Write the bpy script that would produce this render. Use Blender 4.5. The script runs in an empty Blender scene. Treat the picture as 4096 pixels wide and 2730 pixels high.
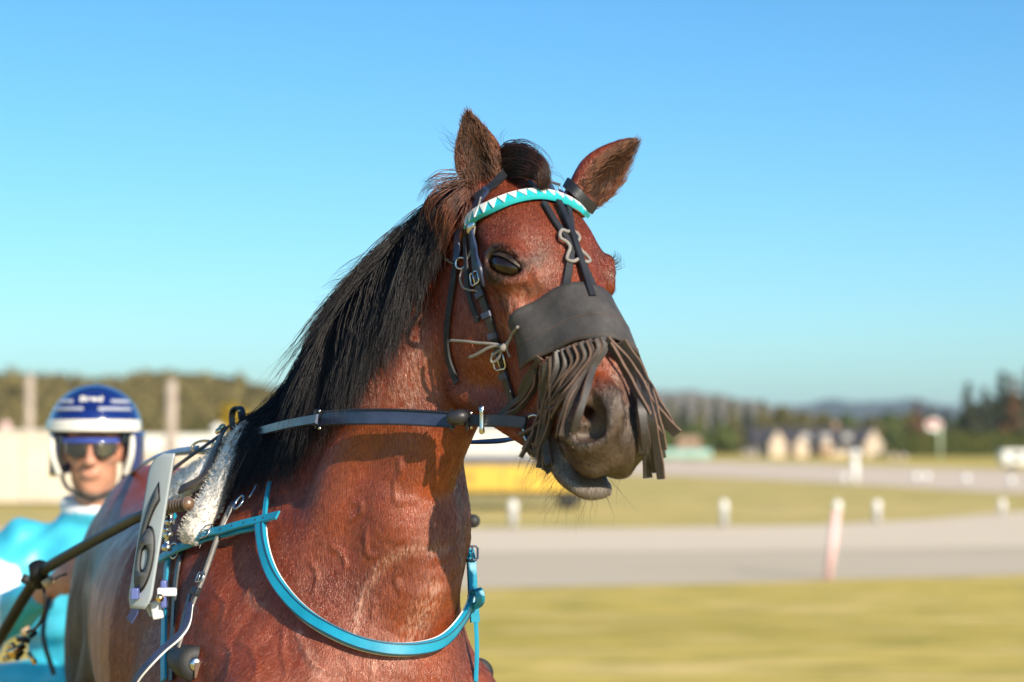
import bpy, bmesh, math, random
import numpy as np
from mathutils import Vector, Matrix
from mathutils.bvhtree import BVHTree

random.seed(7)
RNG = np.random.default_rng(11)
SC = bpy.context.scene
COL = SC.collection

# ------------------------------------------------------------------ camera
CAM_H = 1.55
F_PX = 2046.0
PITCH = math.atan(105.0 / F_PX)
cam_data = bpy.data.cameras.new("camera")
cam_data.sensor_width = 36.0
cam_data.lens = 36.0 * F_PX / 1024.0
cam_data.clip_start = 0.1
cam_data.clip_end = 20000.0
cam_data.dof.use_dof = True
cam_data.dof.focus_distance = 3.2
cam_data.dof.aperture_fstop = 3.2
cam = bpy.data.objects.new("camera", cam_data)
cam.location = (0, 0, CAM_H)
cam.rotation_euler = (math.radians(90) + PITCH, 0, 0)
COL.objects.link(cam)
SC.camera = cam

# ------------------------------------------------------------------ sky and sun
SUN_AZ = math.radians(35)      # to the right of the line from the subject back to the camera
SUN_EL = math.radians(27)
world = bpy.data.worlds.new("World")
SC.world = world
world.use_nodes = True
wn = world.node_tree
wn.nodes.clear()
w_out = wn.nodes.new('ShaderNodeOutputWorld')
w_bg = wn.nodes.new('ShaderNodeBackground')
w_sky = wn.nodes.new('ShaderNodeTexSky')
w_sky.sky_type = 'NISHITA'
w_sky.sun_disc = False
w_sky.sun_elevation = SUN_EL
w_sky.sun_rotation = math.pi - SUN_AZ
w_sky.altitude = 50
w_sky.air_density = 1.0
w_sky.dust_density = 0.5
w_sky.ozone_density = 4.0
w_bg.inputs['Strength'].default_value = 0.112
w_hs = wn.nodes.new('ShaderNodeHueSaturation')
w_hs.inputs['Saturation'].default_value = 1.2
w_tint = wn.nodes.new('ShaderNodeMix'); w_tint.data_type = 'RGBA'; w_tint.blend_type = 'MULTIPLY'
w_tint.inputs[0].default_value = 1.0; w_tint.inputs[7].default_value = (0.72, 1.0, 1.03, 1)
wn.links.new(w_sky.outputs[0], w_hs.inputs['Color'])
wn.links.new(w_hs.outputs[0], w_tint.inputs[6])
wn.links.new(w_tint.outputs[2], w_bg.inputs['Color'])
wn.links.new(w_bg.outputs[0], w_out.inputs['Surface'])

sun_d = bpy.data.lights.new("sun", 'SUN')
sun_d.energy = 5.0
sun_d.angle = math.radians(0.5)
sun_d.color = (1.0, 0.88, 0.72)
sun = bpy.data.objects.new("sun", sun_d)
to_sun = Vector((math.sin(SUN_AZ) * math.cos(SUN_EL), -math.cos(SUN_AZ) * math.cos(SUN_EL), math.sin(SUN_EL)))
sun.rotation_euler = to_sun.to_track_quat('Z', 'Y').to_euler()
sun.location = (8, -12, 12)
COL.objects.link(sun)

SC.view_settings.view_transform = 'Standard'
SC.view_settings.look = 'None'
SC.view_settings.gamma = 1.0
SC.view_settings.exposure = 0.55
SC.view_settings.use_curve_mapping = False
SC.cycles.use_denoising = True
SC.cycles.max_bounces = 6

# ------------------------------------------------------------------ basic helpers
V3 = lambda *a: np.array(a, dtype=float)
def nrm(v):
    v = np.asarray(v, float)
    return v / (np.linalg.norm(v) + 1e-12)

_cp, _sp = math.cos(PITCH), math.sin(PITCH)
def P(u, v, d):
    """world point at ground distance d that a plan of the photograph puts at (u, v)"""
    x = (u - 512.0) / F_PX
    y = (341.0 - v) / F_PX
    ry = _cp - y * _sp
    rz = _sp + y * _cp
    k = d / ry
    return V3(x * k, d, CAM_H + rz * k)
def proj(p):
    x, y, z = p[0], p[1], p[2] - CAM_H
    depth = y * _cp + z * _sp
    up = -y * _sp + z * _cp
    return (512 + F_PX * x / depth, 341 - F_PX * up / depth, depth)

def catmull(pts, n):
    """pts (m,k) -> resampled smooth curve with n samples, roughly even in index"""
    pts = np.asarray(pts, float)
    m = len(pts)
    if m == 2:
        t = np.linspace(0, 1, n)[:, None]
        return pts[0] * (1 - t) + pts[1] * t
    e = np.vstack([2 * pts[0] - pts[1], pts, 2 * pts[-1] - pts[-2]])
    t = np.linspace(0, m - 1 - 1e-9, n)
    i = t.astype(int)
    f = (t - i)[:, None]
    p0, p1, p2, p3 = e[i], e[i + 1], e[i + 2], e[i + 3]
    return 0.5 * (2 * p1 + (p2 - p0) * f + (2 * p0 - 5 * p1 + 4 * p2 - p3) * f * f + (3 * p1 - p0 - 3 * p2 + p3) * f ** 3)

def resample(pts, n):
    pts = np.asarray(pts, float)
    seg = np.linalg.norm(np.diff(pts[:, :3], axis=0), axis=1)
    s = np.concatenate([[0], np.cumsum(seg)])
    t = np.linspace(0, s[-1], n)
    return np.stack([np.interp(t, s, pts[:, k]) for k in range(pts.shape[1])], axis=1)
def curve(pts, n):
    return resample(catmull(pts, max(n * 3, 24)), n)

def mesh_np(name, verts, faces, mat=None, parent=None, smooth=True):
    """verts (n,3); faces (m,3|4) array or list of index lists"""
    me = bpy.data.meshes.new(name)
    verts = np.asarray(verts, np.float32)
    if isinstance(faces, np.ndarray):
        k = faces.shape[1]
        me.vertices.add(len(verts)); me.vertices.foreach_set('co', verts.ravel())
        me.loops.add(faces.size); me.loops.foreach_set('vertex_index', faces.astype(np.int32).ravel())
        me.polygons.add(len(faces))
        me.polygons.foreach_set('loop_start', np.arange(0, faces.size, k, dtype=np.int32))
        me.polygons.foreach_set('loop_total', np.full(len(faces), k, dtype=np.int32))
    else:
        me.from_pydata([tuple(map(float, v)) for v in verts], [], [list(f) for f in faces])
    me.update(calc_edges=True)
    me.validate()
    me.polygons.foreach_set('use_smooth', np.full(len(me.polygons), smooth))
    o = bpy.data.objects.new(name, me)
    COL.objects.link(o)
    if mat is not None:
        me.materials.append(mat)
    if parent is not None:
        o.parent = parent
        o.matrix_parent_inverse = Matrix.Translation(-Vector(parent.location)) if parent.type == 'EMPTY' else Matrix()
    return o

class MB:
    """collects shapes (world coordinates) that become ONE mesh object"""
    def __init__(s):
        s.v = []; s.f = []; s.n = 0
    def add(s, v, f):
        s.v.extend([tuple(map(float, p)) for p in v])
        s.f.extend([[i + s.n for i in q] for q in f])
        s.n += len(v)
        return s
    def box(s, c, size, ax=None):
        c = np.asarray(c, float); h = np.asarray(size, float) / 2
        ax = np.eye(3) if ax is None else np.asarray(ax, float)
        v = [c + ax[0] * h[0] * i + ax[1] * h[1] * j + ax[2] * h[2] * k for i in (-1, 1) for j in (-1, 1) for k in (-1, 1)]
        return s.add(v, [[0, 1, 3, 2], [4, 6, 7, 5], [0, 4, 5, 1], [2, 3, 7, 6], [0, 2, 6, 4], [1, 5, 7, 3]])
    def tube(s, pts, r, n=10, closed=False, cap=True):
        pts = np.asarray(pts, float); m = len(pts)
        r = np.full(m, r) if np.isscalar(r) else np.asarray(r, float)
        if closed:
            tg = np.roll(pts, -1, 0) - np.roll(pts, 1, 0)
        else:
            tg = np.gradient(pts, axis=0)
        tg = np.array([nrm(t) for t in tg])
        ref = V3(0, 0, 1) if abs(tg[0][2]) < 0.9 else V3(1, 0, 0)
        u = nrm(np.cross(tg[0], ref))
        vs = []
        for i in range(m):
            u = nrm(u - tg[i] * np.dot(u, tg[i]))
            w = np.cross(tg[i], u)
            for k in range(n):
                a = 2 * math.pi * k / n
                vs.append(pts[i] + r[i] * (math.cos(a) * u + math.sin(a) * w))
        fs = []
        for i in range(m if closed else m - 1):
            j = (i + 1) % m
            for k in range(n):
                l = (k + 1) % n
                fs.append([i * n + k, i * n + l, j * n + l, j * n + k])
        if cap and not closed:
            fs.append(list(range(n))[::-1]); fs.append([(m - 1) * n + k for k in range(n)])
        return s.add(vs, fs)
    def lathe(s, c, axis, prof, n=20, cap=True):
        """prof: list of (along, radius) about axis through c"""
        axis = nrm(axis)
        ref = V3(0, 0, 1) if abs(axis[2]) < 0.9 else V3(1, 0, 0)
        u = nrm(np.cross(axis, ref)); w = np.cross(axis, u)
        vs = []
        for a_, r_ in prof:
            for k in range(n):
                a = 2 * math.pi * k / n
                vs.append(np.asarray(c) + axis * a_ + max(r_, 1e-4) * (math.cos(a) * u + math.sin(a) * w))
        fs = []
        for i in range(len(prof) - 1):
            for k in range(n):
                l = (k + 1) % n
                fs.append([i * n + k, i * n + l, (i + 1) * n + l, (i + 1) * n + k])
        if cap:
            fs.append(list(range(n))[::-1]); fs.append([(len(prof) - 1) * n + k for k in range(n)])
        return s.add(vs, fs)
    def ribbon(s, pts, nors, width, thick, taper=None, round_end=False):
        """flat strap: rectangular section, flat side facing nors"""
        pts = np.asarray(pts, float); nors = np.asarray(nors, float); m = len(pts)
        w = np.full(m, width) if np.isscalar(width) else np.asarray(width, float)
        if taper is not None:
            w = w * taper
        tg = np.gradient(pts, axis=0)
        vs = []
        for i in range(m):
            t = nrm(tg[i]); n_ = nrm(nors[i] - t * np.dot(nors[i], t)); b = np.cross(t, n_)
            h = w[i] / 2; e = thick * 0.32
            # chamfered rectangle: 8 corners
            for (x, y) in ((-h, e), (-h + e, thick), (h - e, thick), (h, e), (h, 0.0), (-h, 0.0)):
                vs.append(pts[i] + b * x + n_ * y)
        k = 6; fs = []
        for i in range(m - 1):
            for j in range(k):
                l = (j + 1) % k
                fs.append([i * k + j, i * k + l, (i + 1) * k + l, (i + 1) * k + j])
        fs.append(list(range(k))[::-1]); fs.append([(m - 1) * k + j for j in range(k)])
        return s.add(vs, fs)
    def build(s, name, mat, parent=None, smooth=False, bevel=0.0):
        o = mesh_np(name, s.v, s.f, mat, parent, smooth)
        bm = bmesh.new(); bm.from_mesh(o.data)
        bmesh.ops.recalc_face_normals(bm, faces=bm.faces)
        bm.to_mesh(o.data); bm.free()
        if not smooth:
            pass
        if bevel:
            md = o.modifiers.new('bevel', 'BEVEL'); md.width = bevel; md.segments = 2; md.limit_method = 'ANGLE'
        return o

def auto_smooth(o, ang=35):
    bm = bmesh.new(); bm.from_mesh(o.data)
    lim = math.radians(ang)
    for f in bm.faces: f.smooth = True
    for e in bm.edges:
        e.smooth = (len(e.link_faces) == 2 and e.calc_face_angle(0) < lim)
    bm.to_mesh(o.data); bm.free()
    return o

def tag(o, label=None, cat=None, group=None, kind=None):
    if label: o['label'] = label
    if cat: o['category'] = cat
    if group: o['group'] = group
    if kind: o['kind'] = kind
    return o
def empty(name, loc):
    o = bpy.data.objects.new(name, None)
    o.location = tuple(float(c) for c in loc)
    o.empty_display_size = 0.1
    COL.objects.link(o)
    return o

# ------------------------------------------------------------------ materials
def mat_new(name):
    m = bpy.data.materials.new(name); m.use_nodes = True
    nt = m.node_tree
    return m, nt, nt.nodes['Principled BSDF'], nt.nodes, nt.links
def mix_col(N, L, fac, a, b, mode='MIX'):
    n = N.new('ShaderNodeMix'); n.data_type = 'RGBA'; n.blend_type = mode
    for sock, val in ((n.inputs[0], fac), (n.inputs[6], a), (n.inputs[7], b)):
        if isinstance(val, bpy.types.NodeSocket): L.new(val, sock)
        elif isinstance(val, (int, float)): sock.default_value = val
        else: sock.default_value = (*val, 1)
    return n.outputs[2]
def noise(N, L, vec, scale, detail=4, rough=0.55, dist=0.0):
    n = N.new('ShaderNodeTexNoise')
    n.inputs['Scale'].default_value = scale; n.inputs['Detail'].default_value = detail
    n.inputs['Roughness'].default_value = rough; n.inputs['Distortion'].default_value = dist
    if vec is not None: L.new(vec, n.inputs['Vector'])
    return n.outputs['Fac']
def ramp(N, L, fac, stops):
    n = N.new('ShaderNodeValToRGB')
    els = n.color_ramp.elements
    while len(els) < len(stops): els.new(0.5)
    for e, (p, c) in zip(els, stops):
        e.position = p; e.color = (*c, 1) if len(c) == 3 else c
    L.new(fac, n.inputs[0])
    return n.outputs[0]
def mapping(N, L, vec, scale=(1, 1, 1), rot=(0, 0, 0)):
    n = N.new('ShaderNodeMapping')
    n.inputs['Scale'].default_value = scale; n.inputs['Rotation'].default_value = rot
    L.new(vec, n.inputs['Vector'])
    return n.outputs[0]
def bump(N, L, bsdf, h, strength, dist, normal=None):
    b = N.new('ShaderNodeBump'); b.inputs['Strength'].default_value = strength; b.inputs['Distance'].default_value = dist
    L.new(h, b.inputs['Height'])
    if normal is not None: L.new(normal, b.inputs['Normal'])
    if bsdf is not None: L.new(b.outputs[0], bsdf.inputs['Normal'])
    return b.outputs[0]
def simple_mat(name, col, rough=0.5, metal=0.0, spec=0.5, var=0.12, nscale=40, bmp=0.0, bscale=300, coat=0.0):
    m, nt, b, N, L = mat_new(name)
    tc = N.new('ShaderNodeTexCoord').outputs['Object']
    f = noise(N, L, tc, nscale, 5)
    c0 = tuple(c * (1 - var * 1.6) for c in col); c1 = tuple(min(1, c * (1 + var * 1.6)) for c in col)
    L.new(ramp(N, L, f, [(0.3, c0), (0.7, c1)]), b.inputs['Base Color'])
    b.inputs['Roughness'].default_value = rough; b.inputs['Metallic'].default_value = metal
    b.inputs['Specular IOR Level'].default_value = spec
    b.inputs['Coat Weight'].default_value = coat
    if bmp: bump(N, L, b, noise(N, L, tc, bscale, 6), bmp, 0.002)
    return m
# ------------------------------------------------------------------ implicit surfaces -> one continuous mesh
class Seg:
    """piece of a loft: elliptical section whose centre, axes and radii run from node A to node B"""
    __slots__ = ('A', 'AB', 'il2', 'L0', 'L1', 'D0', 'D1', 'w0', 'w1', 'u0', 'u1', 'd0', 'd1', 'n', 'cap', 'c', 'R', 'T', 'dL', 'dD', 'A4', 'AB4')
    def __init__(s, a, b, n, cap):
        s.A = a[0]; s.AB = b[0] - a[0]; s.il2 = 1.0 / max(np.dot(s.AB, s.AB), 1e-12)
        s.T = nrm(s.AB)
        s.L0, s.L1, s.D0, s.D1 = a[1], b[1], a[2], b[2]
        s.w0, s.w1, s.u0, s.u1, s.d0, s.d1 = a[3], b[3], a[4], b[4], a[5], b[5]
        s.n = n; s.cap = cap
        s.c = (a[0] + b[0]) / 2
        s.R = np.linalg.norm(s.AB) / 2 + max(s.w0, s.w1, s.u0, s.u1, s.d0, s.d1) * 1.12
        f4 = lambda x: np.asarray(x, np.float32)
        s.L0, s.L1, s.D0, s.D1, s.T = f4(s.L0), f4(s.L1), f4(s.D0), f4(s.D1), f4(s.T)
        s.dL = s.L1 - s.L0; s.dD = s.D1 - s.D0; s.A4 = f4(s.A); s.AB4 = f4(s.AB); s.il2 = np.float32(s.il2)
    def dist(s, p):
        v = p - s.A4
        t = np.clip((v @ s.AB4) * s.il2, 0, 1)[:, None]
        v = v - t * s.AB4
        Lx = s.L0 + s.dL * t; Dx = s.D0 + s.dD * t
        t = t[:, 0]
        sx = np.abs(np.einsum('ij,ij->i', v, Lx)); fx = np.einsum('ij,ij->i', v, Dx); al = v @ s.T
        w = s.w0 + (s.w1 - s.w0) * t
        h = np.where(fx > 0, s.u0 + (s.u1 - s.u0) * t, s.d0 + (s.d1 - s.d0) * t)
        if s.n == 2:
            q2 = (sx / w) ** 2 + (fx / h) ** 2
        else:
            q2 = ((sx / w) ** s.n + (np.abs(fx) / h) ** s.n) ** (2.0 / s.n)
        k = np.sqrt(q2 + (al / (np.minimum(w, h) * s.cap)) ** 2) + 1e-6
        r = np.sqrt(np.einsum('ij,ij->i', v, v))
        return r - r / k

class Ell:
    """ellipsoid with its own axes"""
    __slots__ = ('c', 'M', 'r', 'R')
    def __init__(s, c, ax, r):
        s.c = np.asarray(c, float); s.r = np.asarray(r, float); s.M = np.asarray(ax, float); s.R = max(r) * 1.02
    def dist(s, p):
        q = ((p - s.c.astype(np.float32)) @ s.M.T.astype(np.float32))
        k0 = np.sqrt(np.sum((q / s.r) ** 2, 1)) + 1e-9
        k1 = np.sqrt(np.sum((q / s.r ** 2) ** 2, 1)) + 1e-9
        return k0 * (k0 - 1.0) / k1

class Field:
    def __init__(s):
        s.pr = []          # (prim, k, op)
    def add(s, prim, k=0.03, op=1):
        s.pr.append((prim, k, op)); return s
    def ell(s, c, r, ax=None, k=0.03, op=1):
        return s.add(Ell(c, np.eye(3) if ax is None else ax, r), k, op)
    def loft(s, nodes, sub=3, n=2, cap=0.7, k=0.03, op=1):
        """nodes: (centre, lateral, dorsal, w, up, down)"""
        flat = np.array([np.concatenate([nd[0], nd[1], nd[2], nd[3:6]]) for nd in nodes], float)
        fl = catmull(flat, (len(nodes) - 1) * sub + 1) if sub > 1 else flat
        prev = None
        segs = []
        for row in fl:
            nd = (row[0:3], nrm(row[3:6]), nrm(row[6:9]), max(row[9], 1e-3), max(row[10], 1e-3), max(row[11], 1e-3))
            if prev is not None: segs.append(Seg(prev, nd, n, cap))
            prev = nd
        for i, sg in enumerate(segs):
            s.add(sg, k if i == 0 else 0.0, op)
        s.pr[-len(segs)] = (s.pr[-len(segs)][0], k, op)
        # a loft is its own union first: mark the group
        g = ('loft', [q for q in segs])
        s.pr = s.pr[:-len(segs)] + [(g, k, op)]
        return s
    def chain(s, pts, rad, sub=3, k=.01, op=1):
        """round tube through pts with its own radius at each"""
        fl = catmull(np.array([np.append(p, r) for p, r in zip(pts, rad)]), (len(pts) - 1) * sub + 1)
        g = []
        for a, b in zip(fl[:-1], fl[1:]):
            T = nrm(b[:3] - a[:3]); ref = V3(0, 0, 1) if abs(T[2]) < .9 else V3(1, 0, 0)
            L = nrm(np.cross(T, ref)); D = np.cross(L, T)
            g.append(Seg((a[:3], L, D, a[3], a[3], a[3]), (b[:3], L, D, b[3], b[3], b[3]), 2, 1.0))
        s.pr.append((('loft', g), k, op)); return s
    def cap(s, a, b, ra, rb, k=0.03, op=1):
        """round tapered capsule"""
        a = np.asarray(a, float); b = np.asarray(b, float)
        T = nrm(b - a); ref = V3(0, 0, 1) if abs(T[2]) < 0.9 else V3(1, 0, 0)
        L = nrm(np.cross(T, ref)); D = np.cross(L, T)
        return s.add(Seg((a, L, D, ra, ra, ra), (b, L, D, rb, rb, rb), 2, 1.0), k, op)
    def prep(s):
        s.items = [(pr[1] if isinstance(pr, tuple) else [pr], k, op) for pr, k, op in s.pr]
        s.qc = np.array([q.c for it in s.items for q in it[0]]); s.qR = np.array([q.R + max(it[1], .02) for it in s.items for q in it[0]])
        s.qi = np.concatenate([np.full(len(it[0]), i) for i, it in enumerate(s.items)])
        s.ql = [q for it in s.items for q in it[0]]
    def near(s, center, rad):
        hit = np.nonzero(((s.qc - center) ** 2).sum(1) < (s.qR + rad) ** 2)[0]
        out = {}
        for h in hit: out.setdefault(int(s.qi[h]), []).append(s.ql[h])
        return [(out[i], s.items[i][1], s.items[i][2]) for i in sorted(out)]
    def eval(s, p, items):
        p = p.astype(np.float32)
        d = np.full(len(p), 1.0, np.float32)
        for qs, k, op in items:
            e = qs[0].dist(p)
            for q in qs[1:]: e = np.minimum(e, q.dist(p))
            if op == 1:
                if k > 0:
                    h = np.clip(0.5 + 0.5 * (d - e) / k, 0, 1)
                    d = d * (1 - h) + e * h - k * h * (1 - h)
                else: d = np.minimum(d, e)
            else:
                if k > 0:
                    h = np.clip(0.5 - 0.5 * (d + e) / k, 0, 1)
                    d = d * (1 - h) - e * h + k * h * (1 - h)
                else: d = np.maximum(d, -e)
        return d
    def bounds(s):
        lo = np.full(3, 1e9); hi = -lo
        for pr, k, op in s.pr:
            if op != 1: continue
            for q in (pr[1] if isinstance(pr, tuple) else [pr]):
                lo = np.minimum(lo, q.c - q.R); hi = np.maximum(hi, q.c + q.R)
        return lo - 0.03, hi + 0.03
    def mesh(s, vox, nb=16):
        lo, hi = s.bounds()
        B = vox * nb
        dims = np.ceil((hi - lo) / B).astype(int)
        G = dims * nb + 4                      # global cell grid
        rad = B * 0.8661 + vox
        step = nb // 4
        l1 = np.arange(nb + 1); l4 = np.arange(0, nb + 1, step)
        g1 = np.stack(np.meshgrid(l1, l1, l1, indexing='ij'), -1).reshape(-1, 3)
        g4 = np.stack(np.meshgrid(l4, l4, l4, indexing='ij'), -1).reshape(-1, 3)
        s.prep()
        keyf = lambda ijk: ((ijk[:, 0].astype(np.int64) + 1) * (G[1] + 2) + ijk[:, 1] + 1) * (G[2] + 2) + ijk[:, 2] + 1
        VK, VP, FQ = [], [], []
        for bi in range(dims[0]):
            for bj in range(dims[1]):
                for bk in range(dims[2]):
                    o = np.array([bi, bj, bk]) * nb
                    c = lo + (o + nb / 2) * vox
                    near = s.near(c, rad)
                    if not near: continue
                    d4 = s.eval(lo + (o + g4) * vox, near)
                    if np.abs(d4).min() > vox * step * 1.8 and (d4.min() > 0 or d4.max() < 0): continue
                    d = s.eval(lo + (o + g1) * vox, near).reshape(nb + 1, nb + 1, nb + 1)
                    sg = d < 0
                    if sg.all() or not sg.any(): continue
                    # cells
                    cs = [sg[i:nb + i, j:nb + j, k:nb + k] for i in (0, 1) for j in (0, 1) for k in (0, 1)]
                    cnt = sum(x.astype(np.int8) for x in cs)
                    act = (cnt > 0) & (cnt < 8)
                    ci = np.argwhere(act)
                    if len(ci):
                        acc = np.zeros((len(ci), 3)); num = np.zeros(len(ci))
                        corner = {}
                        for i in (0, 1):
                            for j in (0, 1):
                                for k in (0, 1):
                                    corner[(i, j, k)] = d[ci[:, 0] + i, ci[:, 1] + j, ci[:, 2] + k]
                        for ax in range(3):
                            for x in (0, 1):
                                for y in (0, 1):
                                    a = [x, y]; a.insert(ax, 0); b = list(a); b[ax] = 1
                                    da, db = corner[tuple(a)], corner[tuple(b)]
                                    m = (da < 0) != (db < 0)
                                    t = np.where(m, da / np.where(m, da - db, 1), 0)
                                    pt = np.tile(np.array(a, float), (len(ci), 1)); pt[:, ax] += t
                                    acc += pt * m[:, None]; num += m
                        VK.append(keyf(ci + o)); VP.append(lo + (ci + o + acc / num[:, None]) * vox)
                    for ax in range(3):
                        s0 = sg[:nb, :nb, :nb]
                        sl = [slice(0, nb)] * 3; sl[ax] = slice(1, nb + 1)
                        s1 = sg[tuple(sl)]
                        e = np.argwhere(s0 != s1)
                        if not len(e): continue
                        flip = s0[e[:, 0], e[:, 1], e[:, 2]]
                        u, v = (ax + 1) % 3, (ax + 2) % 3
                        g = e + o
                        q = []
                        for du, dv in ((-1, -1), (0, -1), (0, 0), (-1, 0)):
                            h = g.copy(); h[:, u] += du; h[:, v] += dv; q.append(keyf(h))
                        q = np.stack(q, 1)
                        q[~flip] = q[~flip][:, ::-1]
                        FQ.append(q)
        K = np.concatenate(VK); Pn = np.concatenate(VP); Q = np.concatenate(FQ)
        order = np.argsort(K); K = K[order]; Pn = Pn[order]
        idx = np.searchsorted(K, Q); idx = np.clip(idx, 0, len(K) - 1)
        ok = (K[idx] == Q).all(1)
        return Pn, idx[ok]

def vert_normals(V, Q):
    n = np.cross(V[Q[:, 2]] - V[Q[:, 0]], V[Q[:, 3]] - V[Q[:, 1]])
    out = np.zeros_like(V)
    for k in range(4):
        for c in range(3):
            out[:, c] += np.bincount(Q[:, k], n[:, c], len(V))
    return out / (np.linalg.norm(out, axis=1, keepdims=True) + 1e-12)
def laplace(V, Q, it=1, lam=0.5, w=None):
    a = np.concatenate([Q[:, 0], Q[:, 1], Q[:, 2], Q[:, 3], Q[:, 1], Q[:, 2], Q[:, 3], Q[:, 0]])
    b = np.concatenate([Q[:, 1], Q[:, 2], Q[:, 3], Q[:, 0], Q[:, 0], Q[:, 1], Q[:, 2], Q[:, 3]])
    cnt = np.maximum(np.bincount(a, minlength=len(V)), 1)
    for _ in range(it):
        m = np.stack([np.bincount(a, V[b, c], len(V)) for c in range(3)], 1) / cnt[:, None]
        l = lam if w is None else lam * w[:, None]
        V = V + (m - V) * l
    return V
# ------------------------------------------------------------------ horse: head frame
PSI, TH, ROLL = math.radians(35), math.radians(48), math.radians(3.0)
SA = 0.80
_h = V3(math.sin(PSI), -math.cos(PSI), 0); _z = V3(0, 0, 1)
_R = V3(_h[1], -_h[0], 0)
H_A = math.cos(TH) * _h - math.sin(TH) * _z
_F = math.sin(TH) * _h + math.cos(TH) * _z
H_R = _R * math.cos(ROLL) + _F * math.sin(ROLL)        # horse's right (towards the driver's number plate side)
H_F = _F * math.cos(ROLL) - _R * math.sin(ROLL)        # out of the forehead
H_O = P(503, 264, 2.95) - (SA * .196 * H_A + .098 * H_R - .018 * H_F)
def HP(a, s, f):
    return H_O + SA * a * H_A + s * H_R + f * H_F
HAX = np.array([H_A, H_R, H_F])

# body frame
W_PL = P(250, 440, 3.8)
AZ_H, AZ_F = math.radians(15), math.radians(25)
def body_dir(s):
    az = AZ_F if s > 0 else AZ_H
    return V3(math.sin(az), -math.cos(az), 0)
def BP(s, lat, z):
    """station s ahead of the withers, lat to the horse's right, height z"""
    b = min(1, max(0, (s + 0.3) / 0.6))
    az = AZ_H * (1 - b) + AZ_F * b
    rt = V3(-math.cos(az), -math.sin(az), 0)
    if s > 0: c = V3(W_PL[0], W_PL[1], 0) + s * V3(math.sin(AZ_F), -math.cos(AZ_F), 0)
    else: c = V3(W_PL[0], W_PL[1], 0) + s * V3(math.sin(AZ_H), -math.cos(AZ_H), 0)
    return c + lat * rt + V3(0, 0, z)
def brt(s):
    b = min(1, max(0, (s + 0.3) / 0.6)); az = AZ_H * (1 - b) + AZ_F * b
    return V3(-math.cos(az), -math.sin(az), 0)
UP = V3(0, 0, 1)

HORSE = Field()
# trunk
tr = [(-1.08, 1.20, .10, .18, .18), (-0.98, 1.20, .19, .24, .24), (-0.80, 1.18, .255, .30, .28), (-0.58, 1.20, .26, .28, .27),
      (-0.34, 1.20, .27, .265, .30), (-0.10, 1.18, .265, .30, .31), (0.12, 1.16, .235, .35, .33), (0.34, 1.15, .215, .32, .30),
      (0.52, 1.13, .195, .24, .24), (0.63, 1.13, .150, .17, .18)]
HORSE.loft([(BP(s, 0, z), brt(s), UP, w, u, d) for s, z, w, u, d in tr], sub=3, n=2.2, k=0.02)
# withers ridge
HORSE.loft([(BP(s, 0, z), brt(s), UP, w, u, d) for s, z, w, u, d in
            [(-.50, 1.40, .07, .08, .2), (-.22, 1.43, .085, .10, .2), (0.02, 1.45, .095, .125, .25), (.18, 1.43, .10, .13, .25)]], sub=3, k=0.09)
# croup and haunch muscle
for sd in (1, -1):
    HORSE.ell(BP(-.80, sd * .10, 1.32), (.26, .13, .19), np.array([body_dir(-1), brt(-1), UP]), k=.06)
    HORSE.ell(BP(-.90, sd * .17, 1.10), (.20, .12, .30), np.array([body_dir(-1), brt(-1), UP]), k=.06)
    HORSE.ell(BP(-.60, sd * .20, 0.98), (.13, .09, .17), np.array([body_dir(-1), brt(-1), UP]), k=.06)      # stifle
# shoulder blade, point of shoulder, breast muscles
for sd in (1, -1):
    T = nrm(BP(.58, sd * .17, 1.08) - BP(.06, sd * .11, 1.46)); L = nrm(brt(.3) * sd + V3(0, 0, .15)); D = np.cross(T, L)
    HORSE.ell((BP(.58, sd * .17, 1.08) + BP(.06, sd * .11, 1.46)) / 2, (.34, .07, .13), np.array([T, L, D]), k=.07)
    HORSE.ell(BP(.28, sd * .20, 1.06), (.19, .07, .17), np.array([body_dir(1), brt(1), UP]), k=.06)        # triceps
    HORSE.ell(BP(.60, sd * .165, 1.08), (.085, .075, .12), np.array([body_dir(1), brt(1), UP]), k=.06)
    HORSE.ell(BP(.635, sd * .082, 1.075), (.085, .078, .17), np.array([body_dir(1), brt(1), UP]), k=.035)
# neck from crest / throat-line pairs
crest = [P(275, 465, 3.72), P(316, 408, 3.60), P(350, 340, 3.45), P(390, 280, 3.30), P(438, 236, 3.19), HP(-0.01, 0, -0.04)]
vent = [P(418, 650, 3.14), P(426, 590, 3.15), P(414, 530, 3.18), P(427, 470, 3.18), P(456, 405, 3.18), HP(.06, 0, -.17)]
nw = [.160, .130, .098, .084, .072, .058]
cen = [(c + v) / 2 for c, v in zip(crest, vent)]
tgs = np.gradient(np.array(cen), axis=0)
NECK = []
for c, v, m, w, t in zip(crest, vent, cen, nw, tgs):
    D = nrm(c - v); T_ = nrm(t); sk = np.dot(D, T_); D = nrm(D - T_ * sk); L = nrm(np.cross(D, T_))
    if np.dot(L, brt(1)) < 0: L = -L
    h = np.linalg.norm(c - v) / 2 * math.sqrt(1 - sk * sk)
    NECK.append((m - D * h * .12, L, D, w, h * 1.12, h * .88))
HORSE.loft(NECK, sub=7, n=2.0, cap=.5, k=.07)
# brachiocephalic muscle / jugular groove edge down each side of the neck
for sd in (1, -1):
    HORSE.chain([m + sd * L * w * .66 - D * d * (.30 if i > 0 else .15) for i, (m, L, D, w, u, d) in enumerate(NECK[:5])], [.055, .052, .045, .036, .028], k=.045)
# crest
HORSE.chain([P(318, 415, 3.60), P(352, 348, 3.45), P(392, 290, 3.30), P(432, 252, 3.20), P(474, 215, 3.13)], [.05, .045, .042, .040, .04], k=.06)
# hollow between neck muscle and breast
HOLLOW = [P(384, 578, 3.09), P(372, 605, 3.07), P(360, 640, 3.06), P(352, 690, 3.06)]
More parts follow.
